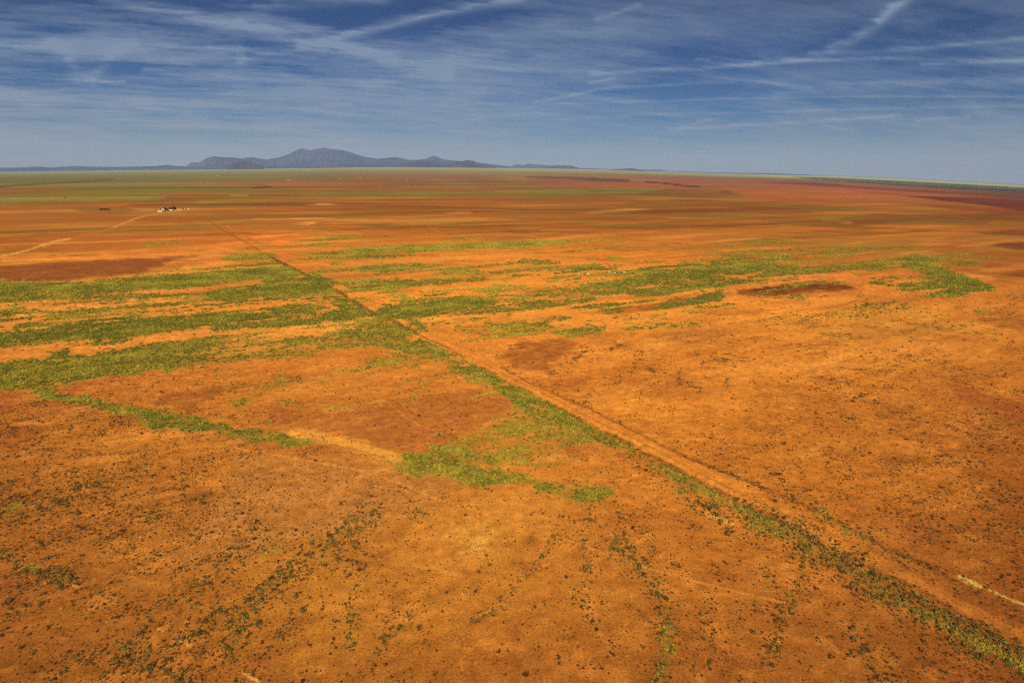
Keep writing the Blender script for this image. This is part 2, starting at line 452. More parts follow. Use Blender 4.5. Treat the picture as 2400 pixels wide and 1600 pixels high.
# ------------------------------------------------------------------ where weeds and grass grow: outline, density
ROADEDGE = [(651, 611), (717, 644), (763, 664), (799, 686), (840, 712), (881, 737), (905, 752), (929, 764), (983, 787), (1034, 813),
            (1136, 867), (1200, 897), (1276, 938), (1344, 979), (1429, 1019), (1497, 1053)]
GREEN = [
    ([(-500, 668), (0, 661), (102, 663), (230, 657), (332, 644), (434, 639), (600, 620), (645, 606), (717, 644), (700, 648), (600, 653),
      (459, 670), (408, 680), (332, 674), (255, 680), (179, 687), (25, 694), (0, 700), (-500, 720)], .92, .35),
    ([(540, 590), (600, 578), (640, 590), (660, 607), (600, 618), (520, 610)], .75, .6),
    ([(600, 668), (640, 655), (710, 648), (720, 642), (753, 642), (789, 665), (765, 668), (799, 686), (881, 737), (860, 738), (779, 706),
      (727, 706), (660, 710), (600, 706), (510, 712), (480, 700), (500, 684), (560, 674)], .97, .15),
    ([(-500, 766), (0, 752), (102, 740), (143, 727), (199, 728), (242, 727), (281, 722), (383, 718), (434, 710), (510, 703), (600, 694),
      (680, 700), (600, 708), (523, 714), (459, 727), (383, 734), (306, 739), (230, 742), (153, 750), (77, 760), (0, 766), (-500, 790)], .95, .05),
    ([(-500, 800), (0, 777), (102, 772), (179, 757), (255, 750), (319, 744), (434, 744), (485, 733), (600, 733), (664, 713), (722, 713),
      (740, 722), (789, 722), (779, 708), (819, 700), (881, 737), (868, 740), (779, 752), (625, 772), (600, 770), (523, 772), (485, 765),
      (434, 768), (357, 782), (306, 796), (255, 806), (204, 808), (225, 794), (153, 797), (0, 812), (-500, 840)], .98, .02),
    ([(-500, 880), (0, 848), (77, 843), (128, 834), (112, 824), (163, 818), (163, 826), (204, 830), (268, 820), (332, 806), (434, 800),
      (497, 790), (515, 803), (540, 815), (600, 812), (677, 797), (727, 792), (791, 779), (830, 766), (868, 758), (929, 762), (983, 787),
      (1034, 813), (1136, 867), (1200, 897), (1200, 928), (1136, 893), (1085, 882), (1046, 867), (1034, 844), (983, 836), (952, 826),
      (919, 820), (893, 812), (830, 812), (753, 823), (677, 834), (600, 842), (510, 854), (408, 865), (306, 880), (204, 890), (128, 903),
      (97, 913), (51, 915), (0, 909), (-500, 935)], .97, .35),
    ([(1200, 897), (1276, 938), (1344, 979), (1429, 1019), (1497, 1053), (1480, 1060), (1412, 1036), (1378, 1024), (1344, 1008),
      (1259, 985), (1215, 952), (1184, 926), (1140, 893)], 1.15, .3),
    ([(85, 909), (153, 928), (238, 944), (306, 958), (380, 966), (470, 984), (544, 1003), (629, 1017), (724, 1033), (724, 1038),
      (629, 1028), (544, 1016), (459, 1000), (374, 986), (306, 970), (238, 954), (153, 937), (80, 920)], 1.25, .5),
    ([(315, 965), (380, 966), (470, 984), (515, 1000), (490, 1010), (420, 1008), (360, 1006), (325, 985)], 1.2, .25),
    ([(545, 1003), (610, 1008), (690, 1026), (720, 1037), (690, 1041), (610, 1033), (560, 1022)], 1.15, .4),
    ([(909, 1074), (943, 1065), (984, 1070), (1038, 1065), (1052, 1074), (1106, 1098), (1174, 1104), (1215, 1118), (1218, 1125),
      (1174, 1132), (1092, 1132), (1065, 1111), (990, 1101), (980, 1111), (946, 1101), (933, 1091)], 1.25, .2),
    ([(1218, 1122), (1269, 1128), (1331, 1139), (1395, 1142), (1429, 1156), (1412, 1169), (1378, 1176), (1344, 1169), (1303, 1152), (1263, 1149)], 1.2, .4),
    ([(1011, 1047), (1072, 1053), (1167, 1070), (1164, 1078), (1089, 1071), (1018, 1056)], 1.1, .4),
    ([(1171, 1052), (1215, 1045), (1240, 1052), (1200, 1067), (1175, 1066)], .8, .3),
    ([(1220, 1078), (1280, 1090), (1270, 1095), (1215, 1086)], .7, .6),
    ([(1358, 1106), (1410, 1113), (1412, 1121), (1370, 1116)], .7, .5),
    ([(1157, 982), (1225, 955), (1300, 985), (1400, 1025), (1380, 1050), (1250, 1035), (1160, 1012)], .66, .6),
    ([(1010, 1020), (1160, 1000), (1300, 1045), (1380, 1090), (1250, 1090), (1100, 1075)], .34, .5),
    ([(945, 890), (1000, 897), (985, 903), (945, 898)], .8, .6),
    ([(905, 818), (952, 825), (1000, 845), (980, 870), (890, 860), (830, 885), (780, 890), (850, 855)], .5, .4),
    ([(640, 880), (760, 870), (860, 850), (900, 865), (780, 900), (700, 925), (600, 935), (520, 960), (560, 920)], .36, .5),
    ([(530, 955), (570, 930), (620, 945), (560, 962)], .7, .3),
    ([(1100, 870), (1200, 910), (1220, 930), (1150, 910), (1050, 890), (1010, 870)], .5, .5),
    ([(1480, 1050), (1540, 1074), (1620, 1118), (1700, 1160), (1800, 1208), (1790, 1222), (1690, 1180), (1600, 1140), (1530, 1096)], .62, .2),
    # middle and right
    ([(1199, 736), (1243, 744), (1324, 739), (1350, 750), (1279, 757), (1294, 764), (1355, 766), (1457, 767), (1585, 759), (1648, 753),
      (1636, 764), (1585, 770), (1483, 773), (1420, 777), (1355, 787), (1309, 787), (1284, 775), (1238, 785), (1210, 782), (1177, 770),
      (1120, 755), (1177, 759), (1243, 759)], .95, .35),
    ([(1100, 795), (1160, 782), (1200, 785), (1130, 795), (1085, 806)], .7, .3),
    ([(1050, 762), (1180, 765), (1240, 780), (1150, 790), (1060, 790)], .35, .4),
    ([(1340, 745), (1440, 750), (1540, 745), (1600, 735), (1500, 760), (1380, 762)], .4, .3),
    ([(1420, 733), (1450, 727), (1475, 730), (1450, 738), (1425, 738)], .9, .1),
    ([(1534, 721), (1572, 703), (1623, 698), (1648, 681), (1712, 677), (1685, 690), (1729, 712), (1668, 722), (1600, 723), (1560, 728)], .93, .1),
    ([(881, 738), (900, 716), (960, 712), (1040, 700), (1085, 690), (1090, 699), (1130, 702), (1170, 714), (1185, 722), (1130, 730), (1060, 735), (1000, 740), (960, 742), (990, 762), (1010, 778), (990, 778), (960, 760), (940, 748)], .88, .1),
    ([(1180, 722), (1210, 711), (1253, 701), (1355, 693), (1416, 692), (1400, 702), (1381, 706), (1279, 711), (1215, 718)], .93, .25),
    ([(1322, 686), (1365, 681), (1419, 680), (1440, 668), (1483, 650), (1530, 642), (1600, 628), (1650, 620), (1712, 605), (1770, 612),
      (1790, 628), (1736, 643), (1668, 660), (1600, 663), (1530, 668), (1480, 676), (1430, 689), (1360, 698), (1330, 692)], .98, .25),
    ([(1304, 640), (1335, 627), (1406, 621), (1467, 628), (1440, 637), (1330, 643)], .88, .5),
    ([(1460, 628), (1520, 622), (1560, 630), (1540, 640), (1460, 640)], .5, .3),
    ([(1100, 629), (1138, 612), (1253, 604), (1330, 614), (1290, 626), (1200, 622), (1138, 626), (1100, 635), (1021, 638), (1021, 632)], .68, .3),
    ([(1177, 646), (1266, 641), (1215, 650)], .75, .3),
    ([(1286, 658), (1330, 650), (1381, 651), (1340, 661)], .75, .5),
    ([(1400, 667), (1450, 660), (1440, 668), (1405, 672)], .75, .2),
    ([(804, 687), (842, 670), (932, 652), (983, 659), (1059, 656), (1140, 650), (1100, 658), (1008, 668), (906, 680), (855, 687), (819, 692)], .88, .1),
    ([(817, 631), (881, 621), (983, 616), (1034, 621), (957, 634), (906, 638)], .82, .35),
    ([(682, 577), (728, 567), (780, 560), (790, 568), (760, 580), (700, 582)], .7, .65),
    ([(780, 582), (850, 575), (1000, 568), (1150, 562), (1330, 563), (1330, 575), (1230, 583), (1100, 585), (980, 590), (850, 592)], .5, .6),
    ([(1300, 549), (1340, 546), (1360, 549), (1320, 552)], .5, .8),
    ([(1360, 526), (1400, 524), (1420, 527), (1370, 529)], .6, .9),
    ([(1465, 518), (1510, 518), (1540, 522), (1480, 522)], .6, .9),
    ([(1590, 533), (1700, 537), (1750, 543), (1640, 540)], .6, .8),
    ([(1915, 511), (1960, 512), (1990, 518), (1930, 516)], .7, .9),
    ([(1840, 556), (1870, 560), (1920, 566), (1850, 568)], .7, .5),
    ([(1600, 568), (1700, 565), (1780, 570), (1700, 575), (1610, 575)], .4, .6),
    ([(270, 583), (330, 575), (430, 563), (425, 570), (350, 580), (270, 590)], .6, .6),
    ([(2097, 612), (2137, 595), (2178, 602), (2185, 619), (2246, 643), (2314, 660), (2341, 680), (2280, 690), (2229, 697), (2202, 694),
      (2144, 690), (2110, 684), (2039, 664), (2046, 656), (2110, 663), (2144, 650), (2158, 638), (2117, 626)], 1.1, .55),
    ([(1794, 698), (1872, 687), (1916, 704), (1899, 718), (1865, 708)], .9, .4),
    ([(1923, 690), (2025, 684), (2076, 687), (2052, 697), (2103, 711), (2025, 708), (1940, 703)], .82, .25),
    ([(1818, 752), (1855, 736), (1893, 741), (1872, 752)], .7, .5),
    ([(1780, 602), (1900, 572), (2050, 548), (2200, 545), (2260, 560), (2180, 590), (2100, 590), (2000, 592), (1900, 602), (1830, 612)], .36, .5),
    ([(2000, 715), (2180, 710), (2260, 740), (2180, 800), (2000, 800), (1900, 770)], .30, .3),
    ([(1930, 782), (1990, 780), (2000, 795), (1940, 795)], .5, .3),
    ([(2120, 790), (2180, 785), (2160, 805), (2120, 805)], .5, .3),
    ([(1875, 804), (1945, 812), (1930, 818), (1880, 810)], .5, .3),
    ([(1560, 1060), (1600, 1110), (1660, 1160), (1600, 1165), (1560, 1130), (1500, 1060)], .35, .1),
    ([(1560, 1125), (1600, 1130), (1620, 1165), (1590, 1170)], .5, .2),
    ([(1770, 1205), (1872, 1240), (1940, 1284), (2008, 1324), (2059, 1364), (2144, 1406), (2195, 1440), (2263, 1476), (2331, 1508), (2440, 1560),
      (2440, 1600), (2331, 1538), (2263, 1505), (2195, 1468), (2144, 1436), (2050, 1396), (2000, 1354), (1935, 1316), (1860, 1272), (1760, 1236)], .56, .3),
    ([(1923, 1195), (2008, 1240), (2093, 1282), (2144, 1306), (2144, 1318), (2085, 1295), (2000, 1256), (1915, 1208)], .7, .3),
    ([(1545, 1440), (1580, 1450), (1585, 1520), (1560, 1590), (1530, 1600), (1545, 1520)], .34, .2),
    ([(45, 1315), (90, 1320), (80, 1340), (45, 1340)], .8, .6),
    ([(0, 1190), (60, 1170), (50, 1200), (0, 1215)], .3, .3),
    ([(150, 1020), (220, 1012), (200, 1025), (150, 1030)], .5, .6),
    ([(50, 1045), (90, 1040), (80, 1055), (50, 1060)], .5, .6),
    ([(800, 1485), (840, 1480), (835, 1505), (800, 1505)], .35, .4),
    ([(600, 1290), (640, 1275), (700, 1290), (620, 1320)], .3, .3),
]
ys = V
dens = np.zeros_like(R2)
yel = np.full(R2.shape, 0.35)
halo = np.zeros_like(R2)
for poly, dd, yy_ in GREEN:
    idx = local(poly, 16)
    if len(idx[0]) == 0:
        continue
    d = poly_sd(poly, WX[idx], WY[idx])
    soft = np.interp(R2[idx], [150, 500, 1500], [14.0, 13.0, 8.0])
    brk = 0.40 + d / soft + 1.1 * n_fin[idx] + 0.6 * n_mid[idx] + 0.45 * n_far2[idx] * np.clip(VSC[idx] < 150, 0, 1) + (dd - 0.8) * 1.9 + .35 * n_dot[idx]
    brk = brk + np.interp(V[idx], [300, 480], [1, .55]) * (1.5 * n_dr[idx] + .9 * n_dr2[idx] + .6 * n_dr3[idx])
    brk = brk - np.interp(V[idx], [150, 340, 430, 520], [2.4, 2.0, 1.0, .1]) * smooth(.34, .62, -n_dr3[idx])
    halo[idx] = np.maximum(halo[idx], smooth(-.45, .8, brk) * min(1, dd) * smooth(-30, -4, d))
    brk = np.minimum(brk, dd * 1.13 + .75 * n_dr2[idx] + .65 * n_fin[idx] + .55 * n_dr[idx])
    m = smooth(0.0, 1.35, brk) * min(1.0, dd + 0.25) * smooth(-18, -2, d)
    cur = dens[idx]
    up = m > cur
    cur = np.where(up, m, cur)
    dens[idx] = cur
    yv = yel[idx]
    yel[idx] = np.where(m > 0.15, yv * 0.3 + yy_ * 0.7, yv)
# thin wisps of green along the shallow drains between the named stands
wz = smooth(640, 800, PX) * (1 - smooth(2250, 2420, PX)) * smooth(150, 190, V) * (1 - smooth(340, 400, V)) * np.interp(PX, [800, 1500, 1800, 2000], [1, .95, .7, .45]) * (1 - smooth(1450, 1750, PX) * smooth(270, 330, V) * .7)
wisp = smooth(.08, .45, n_dr * .75 + n_dr2 * .4 + n_mid * .35 + .35 * n_fin + .25 * n_alt) * wz * .95
wz2 = (1 - smooth(480, 700, PX)) * smooth(270, 300, V) * (1 - smooth(420, 440, V))
wisp = np.maximum(wisp, smooth(.10, .5, n_dr * .7 + n_dr2 * .4 + n_mid * .3 + .4 * n_fin) * wz2 * .85)
wz3 = smooth(130, 160, V) * (1 - smooth(200, 230, V)) * smooth(600, 1100, PX)
wisp = np.maximum(wisp, smooth(.2, .7, n_far2 * .6 + .6 * n_dr) * wz3 * .5)
wz4 = smooth(1850, 2000, PX) * smooth(290, 310, V) * (1 - smooth(400, 470, V))
wisp = np.maximum(wisp, smooth(.24, .75, n_dr2 * .7 + .4 * n_mid + .5 * n_fin) * wz4 * .95)
wisp = np.maximum(wisp * .8, smooth(.26, .55, n_dr4 + .25 * n_alt) * np.maximum(wz, .8 * wz2) * .95)
yel = np.where((wisp > dens) & (dens < .1), .45, yel)
dens = np.maximum(dens, wisp)
wz5 = smooth(430, 600, PX) * (1 - smooth(1150, 1280, PX)) * smooth(455, 490, V) * (1 - smooth(560, 640, V))
wisp5 = smooth(.26, .75, n_dr2 * .6 + .4 * n_mid + .6 * n_fin) * wz5 * .9
yel = np.where((wisp5 > dens) & (dens < .1), .6, yel)
dens = np.maximum(dens, wisp5)
# the track cuts the stands off in a straight line
ye = np.array([p[1] for p in ROADEDGE], float)
xe = np.array([p[0] for p in ROADEDGE], float)
side = PX - np.interp(PY, ye, xe)
inr = ((PY > 613) & (PY < 640)) | ((PY > 667) & (PY < 683)) | ((PY > 792) & (PY < 1060))
dens = np.where(inr & (side > 0) & (side < 34), dens * .08, dens)
dens = np.where((PY > 792) & (PY < 1040) & (side < -1) & (side > -13) , np.maximum(dens, .85 + .2 * n_fin), dens)
dens = np.clip(dens, 0, 1)
# weeds thin out in bare lenses inside the stands
dens *= 1 - 0.85 * smooth(0.26, 0.70, -(.75 * n_dr2 + .4 * n_mid + .35 * n_fin))
yel = np.clip(yel + .02 + 0.55 * n_mid + 0.35 * n_fin + .55 * n_dr2 + .3 * n_dr, 0, 1)
halo = np.maximum(halo, .8 * smooth(.03, .3, dens))
COL = COL * (1 - .42 * halo[..., None]) + alb((156, 122, 40)) * .42 * halo[..., None]
green_lin = alb((98, 92, 24))[None, None] * (1 - yel[..., None]) + alb((150, 126, 34))[None, None] * yel[..., None]
under = 0.62 + 0.3 * smooth(600, 1300, R2)
COL = COL * (1 - (dens * under)[..., None]) + green_lin * (dens * under)[..., None]

# ------------------------------------------------------------------ tracks, banks and ditches: line, half width in metres, colour, strength
TRACK = [(447, 488), (475, 507), (530, 545), (600, 580), (651, 611), (717, 644), (763, 664), (799, 686), (840, 712), (881, 737), (915, 748),
         (985, 786), (1045, 812), (1136, 862), (1225, 909), (1300, 950), (1400, 1003), (1500, 1050), (1600, 1105), (1692, 1154), (1790, 1200),
         (1855, 1227), (1940, 1275), (2025, 1319), (2110, 1363), (2178, 1394), (2246, 1435), (2331, 1492), (2400, 1523), (2560, 1602)]
mscale = np.hypot(R2, CAM_H) / FPX             # metres per pixel, sideways


def shift(pts, dx, dy):
    return [(a + dx, b + dy) for a, b in pts]


def chaikin(pts, n=2):
    p = np.asarray(pts, dtype=float)[:, :2]
    for _ in range(n):
        a, b = p[:-1] * .75 + p[1:] * .25, p[:-1] * .25 + p[1:] * .75
        p = np.concatenate([p[:1], np.stack([a, b], 1).reshape(-1, 2), p[-1:]])
    return p


def stroke(pts, half_m, colr, amt, ysc=1.0, jit=0.4, brk=-9):
    global COL
    if len(pts) > 2:
        pts = chaikin(pts)
    p = np.asarray(pts, dtype=float)
    idx = np.nonzero((PX > p[:, 0].min() - 40) & (PX < p[:, 0].max() + 40) & (PY > p[:, 1].min() - 30) & (PY < p[:, 1].max() + 30))
    d = line_sd(pts, PX[idx] + 1.5 * w_x[idx], PY[idx] + 0.8 * w_y[idx], ysc) * mscale[idx]
    half = np.maximum(half_m, 0.9 * mscale[idx])
    m = 1 - smooth(half * 0.6, half * 1.25, d + half * jit * n_fin[idx])
    m = m * amt * smooth(brk, brk + 0.3, n_mid[idx]) * np.minimum(1, half_m / (0.5 * mscale[idx]))
    COL[idx] = COL[idx] * (1 - m[..., None]) + alb(colr) * m[..., None]
    dens[idx] = dens[idx] * (1 - np.clip(m * 1.3, 0, 1))


RD = [(985, 786), (1040, 806), (1136, 853), (1225, 900), (1310, 940), (1400, 988), (1500, 1035), (1600, 1088), (1700, 1140), (1800, 1188),
      (1880, 1222), (1970, 1272), (2060, 1320), (2200, 1395), (2400, 1490), (2560, 1570)]
stroke(RD[:12], 2.5, (228, 134, 48), .7, jit=1.0)
stroke(RD[8:], 2.2, (208, 120, 43), .5, jit=.8)
stroke(RD[:12], .5, (176, 92, 34), .5, jit=1.0)
stroke(shift(RD[:12], 9, -5), .5, (184, 96, 36), .4, jit=1.2, brk=-.2)
stroke(TRACK[10:], .7, (138, 68, 30), .6, brk=-.35)
stroke(TRACK[1:11], 1.5, (140, 74, 30), .6, brk=-.4)
stroke(shift(TRACK[16:], -7, 4), .7, (222, 128, 46), .4, brk=-.3)
stroke([(515, 520), (560, 548), (610, 582)], 1.6, (226, 134, 56), .4, brk=-.3)
SECOND = [(1176, 860), (1225, 890), (1276, 914), (1361, 948), (1463, 999), (1600, 1068), (1700, 1107), (1800, 1147), (1923, 1200), (2008, 1248),
          (2093, 1288), (2144, 1312), (2212, 1346), (2256, 1372), (2400, 1437), (2560, 1510)]
stroke(SECOND, .7, (150, 80, 32), .6)
stroke([(2250, 1353), (2275, 1363), (2298, 1376)], .75, (228, 172, 78), .85, jit=1.3)
stroke([(2318, 1383), (2360, 1400), (2410, 1420), (2560, 1490)], .5, (226, 166, 76), .8, jit=1.3)
stroke([(1845, 1222), (1858, 1228)], .2, (240, 210, 130), .9)
stroke([(1660, 1203), (1715, 1228)], .8, (232, 160, 74), .6)
stroke([(100, 576), (135, 566), (160, 560)], 3.0, (218, 140, 62), .6)
stroke([(-400, 650), (0, 602), (60, 588), (100, 574), (130, 564), (165, 559)], 1.6, (222, 146, 66), .9)
stroke([(165, 560), (225, 545), (270, 532)], 1.5, (194, 110, 46), .6)
stroke([(265, 533), (290, 524), (320, 511), (336, 508)], 2.2, (208, 134, 58), .8)
stroke([(325, 510), (365, 501), (400, 497), (440, 493)], 1.8, (200, 122, 52), .6)
stroke([(1003, 530), (1030, 545), (1046, 556)], 1.6, (204, 114, 44), .4)
stroke([(690, 1014), (800, 1036), (900, 1064), (930, 1074)], 2.4, (234, 148, 56), .85)
stroke([(730, 1030), (820, 1050), (900, 1072)], .6, (170, 96, 38), .5)
stroke([(690, 1008), (760, 1018), (860, 1035)], 1.2, (228, 138, 50), .6)
stroke([(500, 1040), (640, 1066), (760, 1086), (850, 1102), (930, 1130), (1040, 1175), (1200, 1225), (1360, 1275), (1500, 1325), (1640, 1365), (1840, 1412)], .35, (226, 138, 52), .6)
stroke([(850, 1060), (900, 1100), (960, 1130)], .35, (222, 134, 50), .5)
stroke([(940, 945), (1030, 1000), (1150, 1040)], .35, (222, 130, 48), .5)
stroke([(900, 935), (960, 985), (1000, 1005), (1090, 1012)], .35, (222, 130, 48), .5)
stroke([(1620, 1280), (1760, 1320), (1900, 1340)], .3, (214, 122, 46), .5)
stroke([(1640, 1365), (1720, 1400), (1850, 1440)], .3, (214, 122, 46), .5)
stroke([(940, 1318), (1080, 1345)], .8, (226, 144, 54), .5)
stroke([(220, 1330), (290, 1350), (400, 1380)], .3, (214, 130, 48), .4)
# dry water course, bottom middle
GULLY = [(1392, 1200), (1378, 1238), (1370, 1262), (1340, 1282), (1318, 1306), (1290, 1318), (1262, 1330), (1236, 1342), (1218, 1362), (1198, 1378), (1180, 1402), (1158, 1420),
         (1140, 1434), (1112, 1444), (1088, 1462), (1078, 1482), (1086, 1500), (1090, 1516), (1078, 1532), (1076, 1548), (1084, 1566), (1080, 1610)]
stroke(GULLY, .26, (226, 140, 52), .5, jit=1.4, brk=-.2)
stroke(shift(GULLY, -4, -3), .3, (146, 80, 32), .5, jit=1.6, brk=-.2)
FENCE_L = [(30, 1308), (134, 1347), (168, 1364), (185, 1372), (238, 1400), (260, 1412), (300, 1430), (374, 1470), (442, 1505), (466, 1520),
           (490, 1536), (540, 1556), (571, 1576), (592, 1582), (612, 1592), (660, 1618)]
stroke([(372, 1472), (445, 1512)], .4, (232, 144, 58), .6, jit=1.2, brk=-.25)
stroke([(570, 1576), (585, 1583), (608, 1596)], .45, (240, 158, 66), .8, jit=1.2)
stroke([(172, 1370), (183, 1375)], .4, (232, 148, 58), .6, jit=1.2)
stroke([(1512, 426), (1545, 428), (1600, 435), (1640, 438)], 12, (90, 46, 30), .9)
stroke([(1380, 418), (1420, 420), (1475, 424)], 14, (92, 56, 36), .8)
stroke([(1925, 735), (1860, 760)], 1, (150, 84, 34), .3)

COL *= (1 + 0.16 * n_fin + 0.07 * n_mid + 0.13 * n_dot)[..., None]
# far ground tinted to counter the blue that the haze adds
COL = COL * (1 + (1 - smooth(60, 130, V))[..., None] * np.array([-.04, 0.0, -.22]))
COL = np.clip(COL * np.array([1.0, 1.065, 1.0]), 0.002, 0.85)

# ------------------------------------------------------------------ low relief: soft hummocks and the banks along the track
relief = (0.5 * n_mid + 0.25 * n_fin) * smooth(100, 400, R2) * (1 - smooth(1500, 4000, R2))
idx = np.nonzero((R2 < 2500) & (V > 60))
dl = line_sd(TRACK, PX[idx], PY[idx]) * mscale[idx]
relief[idx] += -0.45 * np.exp(-(dl / 1.4) ** 2)
dl = line_sd(shift(TRACK, 9, -6), PX[idx], PY[idx]) * mscale[idx]
relief[idx] += 0.35 * np.exp(-(dl / 1.5) ** 2)
dl = line_sd(GULLY, PX[idx], PY[idx]) * mscale[idx]
relief[idx] += -0.3 * np.exp(-(dl / 0.7) ** 2) * smooth(-.3, .3, n_mid[idx])
Z2 = Z2 + relief


def grid_mesh(name, X, Y, Z, wrap):
    nr, nc = X.shape
    me = bpy.data.meshes.new(name)
    co = np.stack([X, Y, Z], -1).reshape(-1, 3).astype(np.float32)
    i = np.arange(nr - 1)[:, None] * nc
    if wrap:
        j = np.arange(nc)[None]
        j1 = (j + 1) % nc
    else:
        j = np.arange(nc - 1)[None]
        j1 = j + 1
    q = np.stack([i + j, i + nc + j + 0 * i, i + nc + j1, i + j1], -1).reshape(-1, 4)
    q = q[:, ::-1]
    me.vertices.add(len(co))
    me.vertices.foreach_set('co', co.ravel())
    me.loops.add(q.size)
    me.loops.foreach_set('vertex_index', q.ravel().astype(np.int32))
    me.polygons.add(len(q))
    me.polygons.foreach_set('loop_start', (np.arange(len(q)) * 4).astype(np.int32))
    me.update(calc_edges=True)
    me.polygons.foreach_set('use_smooth', np.ones(len(q), bool))
    return me


def vcol(me, name, arr):
    a = me.color_attributes.new(name, 'FLOAT_COLOR', 'POINT')
    c = np.ones((len(me.vertices), 4), np.float32)
    c[:, :arr.shape[-1]] = arr.reshape(-1, arr.shape[-1])
    a.data.foreach_set('color', c.ravel())


# ------------------------------------------------------------------ materials
def new_mat(name):
    m = bpy.data.materials.new(name)
    m.use_nodes = True
    nt = m.node_tree
    b = nt.nodes['Principled BSDF']
    b.inputs['Specular IOR Level'].default_value = 0.15
    b.inputs['Roughness'].default_value = 0.9
    return m, nt, b


def simple_mat(name, rgb, rough=0.8, noise=0.15, scale=3.0, metal=0.0):
    m, nt, b = new_mat(name)
    tc = nt.nodes.new('ShaderNodeTexCoord')
    nz = nt.nodes.new('ShaderNodeTexNoise')
    nz.inputs['Scale'].default_value = scale
    nz.inputs['Detail'].default_value = 4
    nt.links.new(tc.outputs['Object'], nz.inputs['Vector'])
    mr = nt.nodes.new('ShaderNodeMapRange')
    mr.inputs[3].default_value = 1 - noise
    mr.inputs[4].default_value = 1 + noise
    nt.links.new(nz.outputs[0], mr.inputs[0])
    mx = nt.nodes.new('ShaderNodeVectorMath')
    mx.operation = 'SCALE'
    mx.inputs[0].default_value = rgb
    nt.links.new(mr.outputs[0], mx.inputs['Scale'])
    nt.links.new(mx.outputs[0], b.inputs['Base Color'])
    b.inputs['Roughness'].default_value = rough
    b.inputs['Metallic'].default_value = metal
    return m


# soil: the surveyed colour of each place, grain and pebbles on top
m_soil, nt, bs = new_mat('red_soil')
at = nt.nodes.new('ShaderNodeVertexColor')
at.layer_name = 'soil'
tc = nt.nodes.new('ShaderNodeTexCoord')


def tex(scale, detail, rough=0.6):
    n = nt.nodes.new('ShaderNodeTexNoise')
    n.inputs['Scale'].default_value = scale
    n.inputs['Detail'].default_value = detail
    n.inputs['Roughness'].default_value = rough
    nt.links.new(tc.outputs['Object'], n.inputs['Vector'])
    return n


def rng(src, a, b, lo, hi):
    n = nt.nodes.new('ShaderNodeMapRange')
    n.inputs[1].default_value, n.inputs[2].default_value = a, b
    n.inputs[3].default_value, n.inputs[4].default_value = lo, hi
    nt.links.new(src, n.inputs[0])
    return n.outputs[0]


def mul(a, b_):
    n = nt.nodes.new('ShaderNodeMath')
    n.operation = 'MULTIPLY'
    nt.links.new(a, n.inputs[0])
    nt.links.new(b_, n.inputs[1])
    return n.outputs[0]


t1, t2, t3 = tex(1.4, 5, .75), tex(0.22, 5, .65), tex(0.045, 4, .6)
f1 = rng(t1.outputs[0], .3, .7, .62, 1.38)
f2 = rng(t2.outputs[0], .32, .68, .78, 1.22)
f3 = rng(t3.outputs[0], .3, .7, .92, 1.08)
t5 = tex(2.1, 3, .6)
litter = rng(t5.outputs[0], .57, .66, 1.0, .42)          # dark litter and dung, small dry tussocks
t6 = tex(.09, 4, .6)
lit_on = rng(t6.outputs[0], .40, .62, 0, 1)
lm = nt.nodes.new('ShaderNodeMix')
lm.inputs[2].default_value = 1.0
nt.links.new(lit_on, lm.inputs[0])
nt.links.new(litter, lm.inputs[3])
fac = mul(mul(mul(f1, f2), f3), lm.outputs[0])
sc = nt.nodes.new('ShaderNodeVectorMath')
sc.operation = 'SCALE'
nt.links.new(at.outputs[0], sc.inputs[0])
nt.links.new(fac, sc.inputs['Scale'])
# pale slick spots
t4 = tex(0.35, 3, .5)
spot = rng(t4.outputs[0], .70, .76, 0, .55)
mx = nt.nodes.new('ShaderNodeMix')
mx.data_type = 'RGBA'
nt.links.new(spot, mx.inputs[0])
nt.links.new(sc.outputs[0], mx.inputs[6])
mx.inputs[7].default_value = (*[float(v) for v in alb((232, 150, 66))], 1)
nt.links.new(mx.outputs[2], bs.inputs['Base Color'])
bmp = nt.nodes.new('ShaderNodeBump')
bmp.inputs['Strength'].default_value = 0.8
bmp.inputs['Distance'].default_value = 0.25
nt.links.new(t1.outputs[0], bmp.inputs['Height'])
nt.links.new(bmp.outputs[0], bs.inputs['Normal'])
bs.inputs['Specular IOR Level'].default_value = 0.0
bs.inputs['Roughness'].default_value = 1.0
bs.inputs['Diffuse Roughness'].default_value = 0.35

gm = grid_mesh('ground', X2, Y2, Z2, True)
vcol(gm, 'soil', COL)
gm.materials.append(m_soil)
ground = bpy.data.objects.new('ground', gm)
ground['kind'] = 'structure'
C.objects.link(ground)

# ------------------------------------------------------------------ sampling the survey at any place
IDXR = np.arange(NROW)


def sample(arr, az, r):
    fi = np.interp(r, RR, IDXR)
    fj = np.interp(az, AZ, np.arange(NCOL))
    i0 = np.clip(fi.astype(int), 0, NROW - 2)
    j0 = np.clip(fj.astype(int), 0, NCOL - 2)
    a, b = fi - i0, fj - j0
    return (arr[i0, j0] * (1 - a) * (1 - b) + arr[i0 + 1, j0] * a * (1 - b) + arr[i0, j0 + 1] * (1 - a) * b + arr[i0 + 1, j0 + 1] * a * b)


def gz(az, r):
    return float(sample(Z2, np.array([az]), np.array([r]))[0])


def spot_at(px, py):
    x, y, z, az, r = ground_at(px, py)
    return Vector((x, y, gz(az, r))), r


